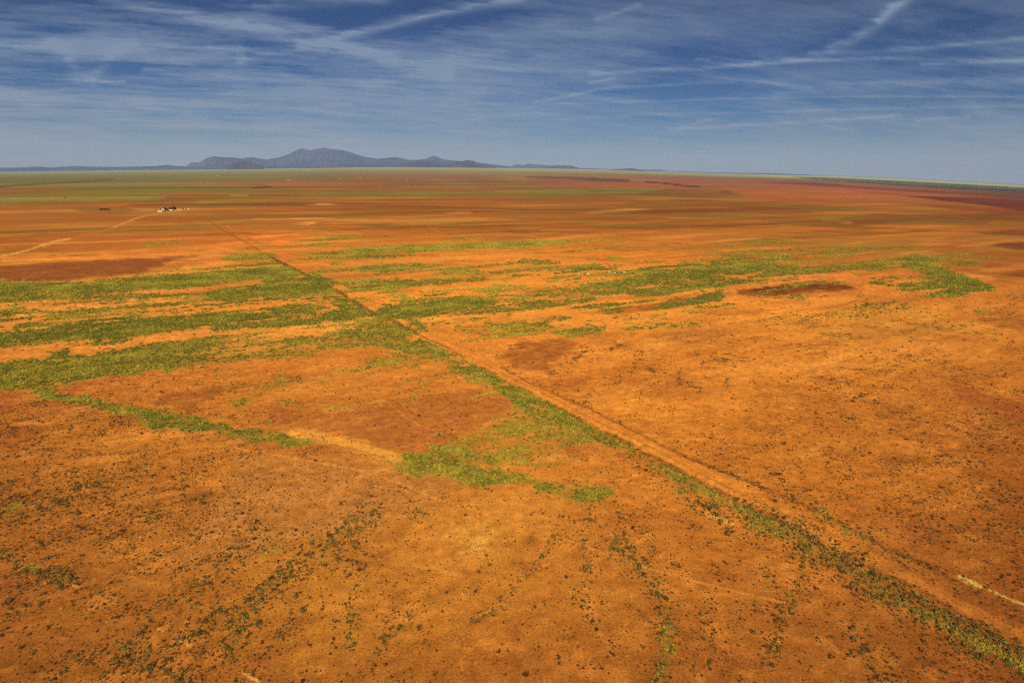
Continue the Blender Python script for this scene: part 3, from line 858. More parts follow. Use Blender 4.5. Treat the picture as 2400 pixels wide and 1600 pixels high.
# ------------------------------------------------------------------ foliage
def leaf_mat(name, dark, light, sat=1.0):
    m, nt2, b = new_mat(name)
    a = nt2.nodes.new('ShaderNodeAttribute')
    a.attribute_type = 'INSTANCER'
    a.attribute_name = 'tint'
    mx2 = nt2.nodes.new('ShaderNodeMix')
    mx2.data_type = 'RGBA'
    mx2.inputs[6].default_value = (*dark, 1)
    mx2.inputs[7].default_value = (*light, 1)
    nt2.links.new(a.outputs['Fac'], mx2.inputs[0])
    g = nt2.nodes.new('ShaderNodeNewGeometry')
    mr = nt2.nodes.new('ShaderNodeMapRange')
    mr.inputs[3].default_value, mr.inputs[4].default_value = 0.65, 1.4
    nt2.links.new(g.outputs['Random Per Island'], mr.inputs[0])
    s = nt2.nodes.new('ShaderNodeVectorMath')
    s.operation = 'SCALE'
    nt2.links.new(mx2.outputs[2], s.inputs[0])
    nt2.links.new(mr.outputs[0], s.inputs['Scale'])
    nt2.links.new(s.outputs[0], b.inputs['Base Color'])
    return m


m_weed = leaf_mat('weed_leaves', tuple(alb((100, 98, 24))), tuple(alb((190, 162, 48))))
m_bush = leaf_mat('bush_twigs', (0.060, 0.022, 0.006), (0.20, 0.135, 0.018))
m_tree = leaf_mat('tree_leaves', (0.016, 0.015, 0.006), (0.045, 0.040, 0.014))
m_trunk = simple_mat('bark', (0.08, 0.055, 0.04), .9, .3, 6)


def tuft_mesh(name, n, rad, height, leaf, seed, upright=0.5, stems=True, mat=None):
    """a ragged mound of leaf blades round short stems; unit size about one metre"""
    rg = random.Random(seed)
    vs, fs = [], []
    # knobbly heart so the plant is not see-through
    import itertools
    core = 9
    k0 = len(vs)
    rows = 3
    for i in range(rows):
        ph = (i + 0.15) / rows * math.pi / 2
        for j in range(core):
            th = 2 * math.pi * j / core
            q = rad * 0.72 * math.cos(ph) * rg.uniform(.6, 1.25)
            vs.append((q * math.cos(th), q * math.sin(th), height * .78 * math.sin(ph) * rg.uniform(.7, 1.15)))
    vs.append((0, 0, height * .8))
    for i in range(rows - 1):
        for j in range(core):
            a, b = k0 + i * core + j, k0 + i * core + (j + 1) % core
            fs.append((a, b, b + core, a + core))
    for j in range(core):
        fs.append((k0 + (rows - 1) * core + j, k0 + (rows - 1) * core + (j + 1) % core, k0 + rows * core))
    for _ in range(n):
        th = rg.uniform(0, 2 * math.pi)
        q = rad * math.sqrt(rg.random())
        zz = height * math.sqrt(max(0, 1 - (q / rad) ** 2)) * rg.uniform(.55, 1.1)
        c = Vector((q * math.cos(th), q * math.sin(th), zz))
        d = Vector((math.cos(th) * (1 - upright) + rg.uniform(-.4, .4), math.sin(th) * (1 - upright) + rg.uniform(-.4, .4), upright + rg.uniform(-.2, .5))).normalized()
        sde = d.cross(Vector((rg.uniform(-1, 1), rg.uniform(-1, 1), rg.uniform(-.3, 1)))).normalized()
        l = leaf * rg.uniform(.6, 1.4)
        k = len(vs)
        vs += [tuple(c - sde * l * .35), tuple(c + sde * l * .35), tuple(c + d * l)]
        fs.append((k, k + 1, k + 2))
    me = bpy.data.meshes.new(name)
    me.from_pydata(vs, [], fs)
    me.materials.append(mat)
    return me


WEED = [tuft_mesh('weed_mound', 34, .62, .42 + .08 * k, .26, 20 + k, .6, True, m_weed) for k in range(3)]
BUSH = [tuft_mesh('scrub_bush', 30, .50, .52 + .06 * k, .22, 40 + k, .4, True, m_bush) for k in range(3)]


def tag(o, label, cat, group=None, **kw):
    o['label'] = label
    o['category'] = cat
    if group:
        o['group'] = group
    for k, v in kw.items():
        o[k] = v
    return o


# scrub density, bushes per square metre, on the same survey sheet
BX = [0, 300, 600, 900, 1200, 1500, 1800, 2100, 2400]
BV = [150, 220, 300, 400, 500, 600, 700, 800, 950, 1100, 1250]
BD = [
    [.010, .010, .010, .006, .006, .006, .008, .010, .012],
    [.012, .012, .010, .006, .006, .006, .010, .014, .020],
    [.02, .02, .01, .010, .010, .012, .014, .03, .03],
    [.03, .03, .02, .02, .03, .03, .03, .06, .06],
    [.10, .09, .05, .05, .06, .05, .05, .12, .13],
    [.22, .20, .09, .05, .07, .07, .10, .18, .20],
    [.30, .26, .10, .03, .07, .12, .12, .20, .22],
    [.36, .22, .05, .05, .05, .10, .14, .22, .22],
    [.24, .12, .14, .10, .04, .12, .12, .18, .20],
    [.12, .22, .20, .12, .05, .10, .10, .14, .14],
    [.10, .26, .20, .12, .04, .08, .12, .14, .12],
]
BD = np.array(BD) * 1.0
bxg = np.clip(np.interp(PX, BX, np.arange(9)), 0, 7.999)
bvg = np.clip(np.interp(V, BV, np.arange(11)), 0, 9.999)
bi, bj = bvg.astype(int), bxg.astype(int)
ba, bb = bvg - bi, bxg - bj
SCRUB = (BD[bi, bj] * (1 - ba) * (1 - bb) + BD[bi + 1, bj] * ba * (1 - bb) + BD[bi, bj + 1] * (1 - ba) * bb + BD[bi + 1, bj + 1] * ba * bb)
SCRUB = SCRUB * np.clip(1 + .8 * n_mid, .1, 3) * (0.25 + 1.3 * smooth(-.3, .6, n_alt * .6 + .5 * n_fin + .5 * n_dr2))
SCRUB += (.9 * BD.mean()) * 6.5 * np.exp(-(n_run / .05) ** 2) * smooth(-.2, .4, n_fin + .4 * n_mid) * smooth(230, 320, V)
# strings of bushes along dry runnels
strings = [
    ([(1545, 1600), (1560, 1520), (1570, 1450), (1545, 1400), (1530, 1370), (1480, 1300), (1450, 1280)], 26, .9),
    ([(1345, 1260), (1310, 1240), (1290, 1280), (1250, 1330), (1180, 1400)], 12, .5),
    ([(1390, 1170), (1380, 1230), (1370, 1260), (1380, 1320), (1370, 1420), (1390, 1460)], 14, .5),
    ([(870, 1200), (780, 1260), (700, 1320), (640, 1380), (600, 1440), (540, 1500)], 34, .7),
    ([(600, 1240), (560, 1290), (500, 1330), (450, 1390), (400, 1420)], 40, .45),
    ([(470, 1440), (560, 1420), (640, 1380)], 26, .5),
    ([(1870, 1290), (1885, 1340), (1880, 1390), (1840, 1430), (1825, 1480), (1800, 1560)], 22, .7),
    ([(1780, 1330), (1810, 1370), (1850, 1400)], 16, .4),
    ([(2000, 1480), (2040, 1540), (2080, 1600)], 40, .4),
    ([(300, 1530), (360, 1560), (420, 1590)], 40, .5),
    ([(100, 1570), (200, 1540), (330, 1500)], 26, .3),
    ([(1360, 948), (1440, 900), (1480, 870), (1500, 830)], 9, .35),
    ([(1335, 850), (1380, 825)], 7, .5), ([(1290, 880), (1320, 858)], 7, .5),
    ([(1440, 815), (1465, 805)], 5, .5), ([(1500, 865), (1535, 870)], 5, .6), ([(1590, 860), (1600, 900), (1640, 915)], 7, .4),
    ([(1700, 880), (1720, 940)], 8, .35), ([(1800, 1105), (1830, 1120), (1860, 1170)], 8, .5), ([(1840, 1040), (1870, 1070), (1890, 1150)], 6, .3),
    ([(1640, 850), (1700, 840), (1760, 850)], 6, .35), ([(1890, 975), (1950, 975), (2010, 990)], 9, .35),
    ([(1900, 910), (1970, 915)], 7, .35), ([(2000, 935), (2040, 920)], 7, .35),
    ([(860, 1130), (870, 1150)], 10, .8), ([(960, 1200), (1030, 1205)], 7, .7), ([(1500, 1080), (1560, 1110), (1640, 1150)], 22, .5),
    ([(1600, 1160), (1680, 1200), (1700, 1240)], 24, .5), ([(1450, 1190), (1500, 1230), (1540, 1280)], 22, .3),
    ([(2180, 1200), (2300, 1260), (2400, 1300)], 60, .08), ([(0, 1300), (60, 1330), (150, 1350)], 20, .6),
    ([(0, 1360), (60, 1310), (90, 1280)], 12, .4),
    ([(0, 1450), (120, 1400), (200, 1330)], 26, .3), ([(560, 905), (620, 900), (700, 890)], 8, .2), ([(1060, 1480), (1140, 1440), (1180, 1430)], 14, .5),
    ([(950, 1130), (900, 1180), (860, 1240), (800, 1290), (760, 1350)], 16, .35), ([(1010, 1400), (960, 1440), (900, 1500), (860, 1590)], 18, .3),
    ([(500, 1150), (420, 1190), (340, 1220), (240, 1270)], 16, .3), ([(330, 1100), (230, 1130), (120, 1180), (20, 1230)], 14, .35),
    ([(700, 1440), (640, 1500), (600, 1580)], 18, .35), ([(250, 1580), (330, 1530), (420, 1500), (480, 1470)], 20, .4),
    ([(1640, 1420), (1680, 1480), (1660, 1560)], 16, .3), ([(900, 1450), (960, 1470), (1000, 1490)], 20, .25), ([(820, 1260), (850, 1300), (830, 1360), (830, 1440), (820, 1500)], 24, .4),
]
STR = np.zeros_like(R2)
left_dense = (1 - smooth(420, 760, PX)) * smooth(930, 1000, PY) * (1 - smooth(1330, 1480, PY)) * smooth(-.5, .3, n_dr2 + n_mid)
SCRUB += .22 * left_dense
for pts, wpx, amt in strings:
    p = np.asarray(pts, dtype=float)
    ii = np.nonzero((PX > p[:, 0].min() - 2 * wpx) & (PX < p[:, 0].max() + 2 * wpx) & (PY > p[:, 1].min() - 2 * wpx) & (PY < p[:, 1].max() + 2 * wpx))
    d = line_sd(pts, WX[ii], WY[ii])
    q = 1.8 * amt * np.exp(-(d / (wpx * .8)) ** 2) * smooth(-.2, .45, n_fin[ii] + .3 * n_mid[ii])
    SCRUB[ii] += q
    STR[ii] += q
ii = np.nonzero((R2 < 1500) & (V > 40))
d = line_sd(TRACK, PX[ii], PY[ii]) * mscale[ii]
q = 1.2 * np.exp(-(d / 1.3) ** 2) * smooth(-.4, .2, n_fin[ii])
SCRUB[ii] += q
STR[ii] += q
d2 = line_sd(SECOND, PX[ii], PY[ii]) * mscale[ii]
SCRUB[ii] += .7 * np.exp(-(d2 / 1.0) ** 2) * smooth(-.3, .3, n_fin[ii] + .3 * n_mid[ii])
dr = line_sd(RD, PX[ii], PY[ii]) * mscale[ii]
SCRUB[ii] *= smooth(2.0, 4.2, dr)
STRIP = [(1770, 1215), (1872, 1254), (1940, 1299), (2008, 1338), (2059, 1378), (2144, 1420), (2195, 1452), (2263, 1489), (2331, 1522), (2420, 1570)]
ii = np.nonzero((PX > 1650) & (PY > 1120))
d3 = line_sd(STRIP, WX[ii], WY[ii])
SCRUB[ii] += .75 * np.exp(-(d3 / 42) ** 2) * smooth(-.45, .3, n_fin[ii] + .3 * n_mid[ii])
STR[ii] += 1.1 * np.exp(-(d3 / 36) ** 2)
SCRUB = np.clip(SCRUB, 0, 1.2)
SCRUB *= 1 - .7 * smooth(.3, .8, dens)

AZMAX = 0.80


def scatter(field, dmax, r0, r1, thin=1.0):
    """random places in the wedge of land in front of the camera, kept by density"""
    n = int(AZMAX * (r1 * r1 - r0 * r0) * dmax)
    az = RNG.uniform(-AZMAX, AZMAX, n)
    r = np.sqrt(RNG.uniform(r0 * r0, r1 * r1, n))
    f = sample(field, az, r) * thin
    k = RNG.random(n) * dmax < f
    return az[k], r[k]


# weeds: density of the stand times plants per square metre
waz, wr = [], []
for r0, r1, per in ((112, 260, 1.1), (260, 420, 1.15), (420, 650, .95), (650, 950, .62), (950, 1400, .25)):
    a, r = scatter(np.clip(dens, 0, 1) ** 1.3 * per, per, r0, r1)
    waz.append(a)
    wr.append(r)
waz, wr = np.concatenate(waz), np.concatenate(wr)
wscale = RNG.uniform(.65, 1.45, len(wr)) * np.interp(wr, [100, 300, 500, 900], [.60, .78, .98, 1.3])
wtint = np.clip(sample(yel, waz, wr) * .8 + RNG.normal(0, .27, len(wr)), 0, 1)
baz, br = [], []
for r0, r1, per in ((112, 300, 1.0), (300, 520, .8), (520, 1000, .5)):
    a, r = scatter(SCRUB * 6.0, 6.6, r0, r1, per)
    baz.append(a)
    br.append(r)
baz, br = np.concatenate(baz), np.concatenate(br)
bscale = RNG.lognormal(-1.32, .50, len(br)) * np.interp(br, [100, 300, 600, 1000], [1.0, 1.0, 1.25, 1.6])
bstr = np.clip(sample(STR, baz, br), 0, 1)
bscale = np.clip(bscale * (1 + .7 * bstr), .13, 1.5)
btint = np.clip(.8 * RNG.beta(1.0, 2.4, len(br)) + .45 * smooth(.05, .4, sample(dens, baz, br)) + .6 * bstr * (RNG.random(len(br)) > .35), 0, 1)
# a strip of small weeds mixed through the scrub close by
print('HOR', [(int(q), float(PY[-1, np.argmin(np.abs(PX[-1] - q))].round(1))) for q in (0, 400, 800, 1100, 1400, 1700, 2000, 2390)])
print('weeds', len(wr), 'bushes', len(br))


def points_obj(name, az, r, sc_, tint, protos, label, seedoff):
    x, y = r * np.sin(az), r * np.cos(az)
    z = sample(Z2, az, r) - 0.03
    me = bpy.data.meshes.new(name)
    me.vertices.add(len(x))
    me.vertices.foreach_set('co', np.stack([x, y, z], -1).astype(np.float32).ravel())

    def attr(nm, tp, data, field='value'):
        a = me.attributes.new(nm, tp, 'POINT')
        a.data.foreach_set(field, data)
    attr('tint', 'FLOAT', tint.astype(np.float32))
    s3 = np.stack([sc_ * RNG.uniform(.8, 1.25, len(x)), sc_ * RNG.uniform(.8, 1.25, len(x)), sc_ * RNG.uniform(.7, 1.2, len(x))], -1)
    attr('size', 'FLOAT_VECTOR', s3.astype(np.float32).ravel(), 'vector')
    rot = np.stack([RNG.normal(0, .08, len(x)), RNG.normal(0, .08, len(x)), RNG.uniform(0, 6.28, len(x))], -1)
    attr('turn', 'FLOAT_VECTOR', rot.astype(np.float32).ravel(), 'vector')
    attr('pick', 'INT', RNG.integers(0, len(protos), len(x)).astype(np.int32))
    o = bpy.data.objects.new(name, me)
    C.objects.link(o)
    ng = bpy.data.node_groups.new(name + '_scatter', 'GeometryNodeTree')
    ng.interface.new_socket('Geometry', in_out='INPUT', socket_type='NodeSocketGeometry')
    ng.interface.new_socket('Geometry', in_out='OUTPUT', socket_type='NodeSocketGeometry')
    N, L = ng.nodes, ng.links
    gi, go = N.new('NodeGroupInput'), N.new('NodeGroupOutput')
    iop = N.new('GeometryNodeInstanceOnPoints')
    iop.inputs['Pick Instance'].default_value = True
    jn = N.new('GeometryNodeJoinGeometry')
    for p in reversed(protos):
        oi = N.new('GeometryNodeObjectInfo')
        oi.transform_space = 'ORIGINAL'
        oi.inputs['Object'].default_value = p
        oi.inputs['As Instance'].default_value = True
        L.new(oi.outputs['Geometry'], jn.inputs[0])

    def named(nm, tp):
        n = N.new('GeometryNodeInputNamedAttribute')
        n.data_type = tp
        n.inputs['Name'].default_value = nm
        return n.outputs[0]
    L.new(gi.outputs[0], iop.inputs['Points'])
    L.new(jn.outputs[0], iop.inputs['Instance'])
    L.new(named('pick', 'INT'), iop.inputs['Instance Index'])
    e2r = N.new('FunctionNodeEulerToRotation')
    L.new(named('turn', 'FLOAT_VECTOR'), e2r.inputs[0])
    L.new(e2r.outputs[0], iop.inputs['Rotation'])
    L.new(named('size', 'FLOAT_VECTOR'), iop.inputs['Scale'])
    L.new(iop.outputs[0], go.inputs[0])
    md = o.modifiers.new('scatter', 'NODES')
    md.node_group = ng
    o['kind'] = 'stuff'
    o['label'] = label
    return o


def region_of(px, py, weed):
    if weed:
        if px > 1700:
            return ('green weed mound in the strip beside the track at lower right', 'weed mounds in the strip beside the track, lower right')
        if px > 1470:
            return ('green weed mound in the upright runnel at the bottom edge, right of centre', 'weed mounds in the upright runnel at the bottom edge')
        if px > 880 and py < 1200:
            return ('bright green weed mound in the green streak at the centre of the plain', 'weed mounds in the green streak at the centre')
        if px < 240:
            return ('yellow green weed mound in the clump above the leaning fence at far left', 'weed mounds in the clump above the leaning fence')
        return ('lone green weed mound among dry scrub in the lower left half', 'green weed mounds among dry scrub, lower left half')
    if px > 2000 and py < 1480:
        return ('dark dry bush on the brown slope to the right of the track', 'dark dry bushes right of the track')
    if px > 1750:
        return ('dry olive bush beside the track in the lower right corner', 'dry bushes beside the track, lower right corner')
    if px > 1440:
        return ('dry bush along the runnel at the bottom edge, right of centre', 'dry bushes along the runnel at the bottom edge')
    if px > 1000:
        return ('dry bush near the pale dry water course at the bottom centre', 'dry bushes near the pale dry water course')
    if px > 640:
        return ('dry bush in the loose scrub at the bottom edge, left of centre', 'dry bushes in loose scrub left of centre')
    return ('dry brown bush near the leaning fence in the lower left corner', 'dry bushes near the leaning fence')


def individuals(name, az, r, sc_, tint, meshes, cat, weed, count=300):
    x, y = r * np.sin(az), r * np.cos(az)
    z = sample(Z2, az, r) - 0.03
    px, py = project(x, y, z)
    big = np.where((px > 5) & (px < 2395) & (py < 1596) & (py > 500), sc_ / np.hypot(r, CAM_H), 0)
    order = np.argsort(-big)[:count]
    obs = []
    for q, k in enumerate(order):
        o = bpy.data.objects.new(name, meshes[q % 3])
        o.location = (x[k], y[k], z[k])
        s = float(sc_[k])
        o.scale = (s * random.uniform(.85, 1.2), s * random.uniform(.85, 1.2), s * random.uniform(.8, 1.15))
        o.rotation_euler = (0, 0, random.uniform(0, 6.28))
        lab, grp = region_of(px[k], py[k], weed)
        tag(o, lab, cat, grp)
        o['tint'] = float(tint[k])
        C.objects.link(o)
        obs.append(o)
    keep = np.ones(len(r), bool)
    keep[order] = False
    return obs, keep


wobs, wk = individuals('weed_mound', waz, wr, wscale, wtint, WEED, 'weed', True)
bobs, bk = individuals('scrub_bush', baz, br, bscale, btint, BUSH, 'bush', False)
points_obj('weed_cover', waz[wk], wr[wk], wscale[wk], wtint[wk], wobs[:3], 'green and yellow green weeds covering the bands and streaks of the plain', 1)
points_obj('scrub_cover', baz[bk], br[bk], bscale[bk], btint[bk], bobs[:3], 'small dark dry scrub dotting the orange plain', 2)

# ------------------------------------------------------------------ small mesh builder
class MB:
    def __init__(self):
        self.v, self.f = [], []

    def add(self, vs, fs):
        k = len(self.v)
        self.v += [tuple(p) for p in vs]
        self.f += [tuple(i + k for i in q) for q in fs]

    def box(self, x0, x1, y0, y1, z0, z1):
        self.add([(x0, y0, z0), (x1, y0, z0), (x1, y1, z0), (x0, y1, z0), (x0, y0, z1), (x1, y0, z1), (x1, y1, z1), (x0, y1, z1)],
                 [(0, 3, 2, 1), (4, 5, 6, 7), (0, 1, 5, 4), (1, 2, 6, 5), (2, 3, 7, 6), (3, 0, 4, 7)])

    def tube(self, p0, p1, r0, r1, n=6):
        p0, p1 = Vector(p0), Vector(p1)
        d = (p1 - p0).normalized()
        a = d.orthogonal().normalized()
        b = d.cross(a)
        vs = []
        for p, r in ((p0, r0), (p1, r1)):
            for i in range(n):
                t = 2 * math.pi * i / n
                vs.append(p + (a * math.cos(t) + b * math.sin(t)) * r)
        fs = [(i, (i + 1) % n, n + (i + 1) % n, n + i) for i in range(n)]
        fs += [tuple(reversed(range(n))), tuple(range(n, 2 * n))]
        self.add(vs, fs)

    def ell(self, c, r, nu=8, nv=5):
        vs, fs = [], []
        for i in range(nv + 1):
            ph = -math.pi / 2 + math.pi * i / nv
            for j in range(nu):
                th = 2 * math.pi * j / nu
                vs.append((c[0] + r[0] * math.cos(ph) * math.cos(th), c[1] + r[1] * math.cos(ph) * math.sin(th), c[2] + r[2] * math.sin(ph)))
        for i in range(nv):
            for j in range(nu):
                fs.append((i * nu + j, i * nu + (j + 1) % nu, (i + 1) * nu + (j + 1) % nu, (i + 1) * nu + j))
        self.add(vs, fs)

    def mesh(self, name, mat):
        me = bpy.data.meshes.new(name)
        me.from_pydata(self.v, [], self.f)
        me.materials.append(mat)
        return me

    def build(self, name, mat, parent=None):
        o = bpy.data.objects.new(name, self.mesh(name, mat))
        C.objects.link(o)
        if parent:
            o.parent = parent
        return o


def empty(name, loc, rz=0.0):
    o = bpy.data.objects.new(name, None)
    o.location = loc
    o.rotation_euler = (0, 0, rz)
    o.empty_display_size = 1.0
    C.objects.link(o)
    return o


# ------------------------------------------------------------------ fences
m_wood = simple_mat('weathered_post', (0.06, 0.035, 0.022), .9, .3, 9)
m_wire = simple_mat('fence_wire', (0.10, 0.07, 0.05), .6, .1, 4, .6)


def resample(pts, step_m):
    world_pts = [spot_at(*p)[0] for p in pts]
    out = [world_pts[0]]
    for a, b in zip(world_pts[:-1], world_pts[1:]):
        L = (b - a).length
        n = max(1, int(round(L / step_m)))
        for i in range(1, n + 1):
            q = a.lerp(b, i / n)
            r, az = math.hypot(q.x, q.y), math.atan2(q.x, q.y)
            out.append(Vector((q.x, q.y, gz(az, r))))
    return out


def post_mesh(rad, h, seed):
    rg = random.Random(seed)
    m = MB()
    m.tube((0, 0, -.1), (rg.uniform(-.04, .04), rg.uniform(-.04, .04), h), rad * 1.1, rad * .85, 7)
    return m.mesh('post', m_wood)


def wire_obj(tops, zf, parent):
    m = MB()
    for a, b in zip(tops[:-1], tops[1:]):
        m.tube((a.x, a.y, a.z + zf), (b.x, b.y, b.z + zf), .006, .006, 3)
    o = m.build('wire', m_wire)
    o.parent = parent
    o.matrix_parent_inverse = Matrix.Translation(-parent.location)
    return o


def fence(name, spots, label, group, hs, rads):
    base = empty(name, spots[0])
    tag(base, label, 'fence')
    meshes = [post_mesh(rr_, 1.0, i) for i, rr_ in enumerate(rads)]
    for i, s in enumerate(spots):
        o = bpy.data.objects.new('post', random.choice(meshes))
        o.location = s - base.location
        o.scale = (1, 1, random.choice(hs) * random.uniform(.92, 1.08))
        o.rotation_euler = (random.gauss(0, .07), random.gauss(0, .07), 0)
        o.parent = base
        C.objects.link(o)
    for zf in (.45, .8, 1.12):
        wire_obj(spots, zf, base)
    return base


fence_spots = [spot_at(*p)[0] for p in FENCE_L]
extra = []
for a, b in zip(fence_spots[:-1], fence_spots[1:]):
    extra.append(a)
    if (b - a).length > 7.5:
        n = int((b - a).length // 5.5)
        for i in range(1, n + 1):
            extra.append(a.lerp(b, i / (n + 1)))
extra.append(fence_spots[-1])
fence('leaning_wire_fence', extra, 'broken wire fence of dark leaning wooden posts crossing the lower left corner', None, (1.25, 1.4, 1.55), (.07, .085, .12))
tp = resample(TRACK[12:], 6.0)
fence('track_fence', tp[:290], 'long dark wire fence running beside the dirt track from lower right towards the farm', None, (1.1, 1.25), (.05, .06))

# ------------------------------------------------------------------ trees
def crown_mesh(name, w, h, seed, n=260):
    rg = random.Random(seed)
    vs, fs = [], []
    lobes = [(rg.uniform(-.5, .5) * w * .6, rg.uniform(-.5, .5) * w * .6, h * rg.uniform(.35, .8), w * rg.uniform(.24, .36)) for _ in range(9)]
    for lx, ly, lz, lr in lobes:
        for _ in range(n // 9):
            u = Vector((rg.gauss(0, 1), rg.gauss(0, 1), rg.gauss(0, .8))).normalized() * lr * rg.uniform(.55, 1.05)
            c = Vector((lx, ly, lz)) + u
            s = w * rg.uniform(.05, .12)
            a = Vector((rg.gauss(0, 1), rg.gauss(0, 1), rg.gauss(0, 1))).normalized()
            b = a.orthogonal().normalized()
            k = len(vs)
            vs += [tuple(c - a * s), tuple(c + b * s), tuple(c + a * s), tuple(c - b * s * .8)]
            fs.append((k, k + 1, k + 2, k + 3))
    me = bpy.data.meshes.new(name)
    me.from_pydata(vs, [], fs)
    me.materials.append(m_tree)
    return me


def trunk_mesh(h, rad):
    m = MB()
    m.tube((0, 0, -.2), (0, 0, h * .45), rad, rad * .7)
    for k in range(5):
        t = 2 * math.pi * k / 5
        m.tube((0, 0, h * .35), (math.cos(t) * h * .22, math.sin(t) * h * .22, h * .75), rad * .5, rad * .2, 5)
    return m.mesh('trunk', m_trunk)


CROWNS = [crown_mesh('crown', 8.5, 9, 61 + k) for k in range(3)]
TRUNK = trunk_mesh(9, .35)


def tree(name, px, py, h, label, group=None, wide=1.0, tint=.3, k=0):
    p, r = spot_at(px, py)
    b = empty(name, p, random.uniform(0, 6.28))
    s = h / 9.0
    b.scale = (s * wide, s * wide, s)
    tag(b, label, 'tree' if h > 4 else 'bush', group)
    c = bpy.data.objects.new('crown', CROWNS[k % 3])
    c.parent = b
    c['tint'] = tint
    t = bpy.data.objects.new('trunk', TRUNK)
    t.parent = b
    C.objects.link(c)
    C.objects.link(t)
    return b


for i, (px, py, h, wd, lab) in enumerate([
        (388, 494.0, 10.5, 1.0, 'tall dark tree at the left end of the farm grove, behind the long white barn'),
        (393, 494.5, 6.5, 1.2, 'low dark tree just right of the tallest left tree of the farm grove'),
        (398, 491.5, 7.5, 1.1, 'middle tree of the farm grove, above the low cream house'),
        (404, 491.5, 8.0, 1.1, 'dark tree of the farm grove behind the low cream house'),
        (409, 491.8, 10.0, 1.1, 'full green tree at the right end of the farm grove beside the white house'),
        (377, 492.5, 3.8, 1.6, 'low green bush behind the roof of the long white barn'),
        (366, 493.2, 3.6, 1.0, 'lone dark bush left of the long white barn'),
        (386, 496.0, 3.4, 1.2, 'small dark bush at the right corner of the long white barn'),
        (431, 491.0, 4.5, 1.2, 'dark bush left of the last white shed of the farm'),
        (436, 490.8, 4.5, 1.0, 'dark bush touching the last white shed of the farm'),
        (153, 465.0, 6.0, 1.0, 'lone tree standing on the olive plain at far left')]):
    tree('farm_tree' if i < 10 else 'lone_tree', px, py, h, lab, None, wd, .2 + .15 * (i % 3), i)
for i, px in enumerate([234, 237.5, 241, 245, 248.5, 252, 256]):
    tree('dark_bush', px, 492.8 + .3 * math.sin(i * 2.1), 4.0 + (i * 37 % 5) * .35, 'dark bush in the short row out on the plain left of the farm', 'row of dark bushes left of the farm', 1.5, .1, i)
for i in range(16):
    px = 590 + i * 3.0
    tree('windbreak_tree', px, 441.2 - i * .08, (4.2 if i < 5 else 6.8) + (i * 53 % 7) * .3, 'dark tree in the long low windbreak row beyond the farm', 'windbreak row beyond the farm', 2.4, .05, i)

# ------------------------------------------------------------------ buildings
m_white = simple_mat('white_wall', (0.42, 0.35, 0.22), .7, .05, 1)
m_cream = simple_mat('cream_wall', (0.58, 0.48, 0.34), .7, .06, 1)
m_roof = simple_mat('white_metal_roof', (0.48, 0.40, 0.25), .5, .05, 2)
m_roofd = simple_mat('pale_shingle_roof', (0.58, 0.50, 0.40), .8, .08, 2)
m_dark = simple_mat('dark_opening', (0.03, 0.025, 0.02), .6, .1, 1)
m_pane = simple_mat('window_pane', (0.06, 0.07, 0.08), .15, .05, 1)


def building(name, px, py, L, W, H, rz, label, wallm=None, roofm=None, group=None, cat='building', small=False):
    p, r = spot_at(px, py)
    b = empty(name, p, rz)
    tag(b, label, cat, group)
    wm, rm = wallm or m_white, roofm or m_roof
    L, W, H = L * .84, W * .84, H * .84
    m = MB()
    m.box(-L / 2, L / 2, -W / 2, W / 2, -.3, H)
    rh = W * .28
    for s in (-1, 1):
        m.add([(s * L / 2, -W / 2, H), (s * L / 2, W / 2, H), (s * L / 2, 0, H + rh)], [(0, 1, 2)])
    m.build('wall', wm, b)
    q = MB()
    e, t = .45, .15
    for s in (-1, 1):
        q.add([(-L / 2 - e, s * (W / 2 + e), H - e * .5), (L / 2 + e, s * (W / 2 + e), H - e * .5), (L / 2 + e, 0, H + rh + .05), (-L / 2 - e, 0, H + rh + .05),
               (-L / 2 - e, s * (W / 2 + e), H - e * .5 + t), (L / 2 + e, s * (W / 2 + e), H - e * .5 + t), (L / 2 + e, 0, H + rh + .05 + t), (-L / 2 - e, 0, H + rh + .05 + t)],
              [(0, 1, 2, 3), (4, 5, 6, 7), (0, 1, 5, 4), (1, 2, 6, 5), (3, 0, 4, 7)])
    q.build('roof', rm, b)
    d = MB()
    d.box(-.5, .5, -W / 2 - .06, -W / 2 + .02, 0, 2.1)
    d.build('door', m_dark, b)
    if not small:
        for k in range(-2, 3):
            if k == 0:
                continue
            w = MB()
            w.box(k * L / 5.5 - .55, k * L / 5.5 + .55, -W / 2 - .05, -W / 2 + .02, 1.0, 2.0)
            w.build('window', m_pane, b)
    return b


building('barn', 376, 497.5, 14.5, 9, 3.4, R(6), 'long bright white metal barn at the left front of the farm', cat='barn')
building('farmhouse', 382.5, 494.2, 8, 7, 4.6, R(20), 'taller cream house standing just behind the right end of the long white barn', m_white, m_roof, cat='house')
building('farmhouse', 401, 494.0, 10, 5.5, 2.8, R(4), 'low cream house in front of the trees of the farm grove', m_cream, m_roofd, cat='house')
building('farmhouse', 410.5, 491.5, 4.6, 5, 3.8, R(-8), 'small white house at the right end of the farm grove', m_white, m_roof, cat='house')
building('shed', 412.5, 494.2, 2.6, 2.4, 1.9, 0, 'tiny shed in front of the small white house', m_cream, m_roofd, cat='shed', small=True)
building('shed', 417.5, 492.8, 3.6, 2.6, 2.0, 0, 'low pale shed, first of the two right of the farm grove', m_cream, m_roofd, cat='shed', small=True)
building('shed', 422.5, 492.8, 3.8, 2.8, 2.2, 0, 'low pale shed, second of the two right of the farm grove', m_cream, m_roofd, cat='shed', small=True)
building('shed', 434, 491.4, 3.0, 3.0, 2.6, 0, 'grey shed between the two dark bushes right of the farm', m_cream, m_roofd, cat='shed', small=True)
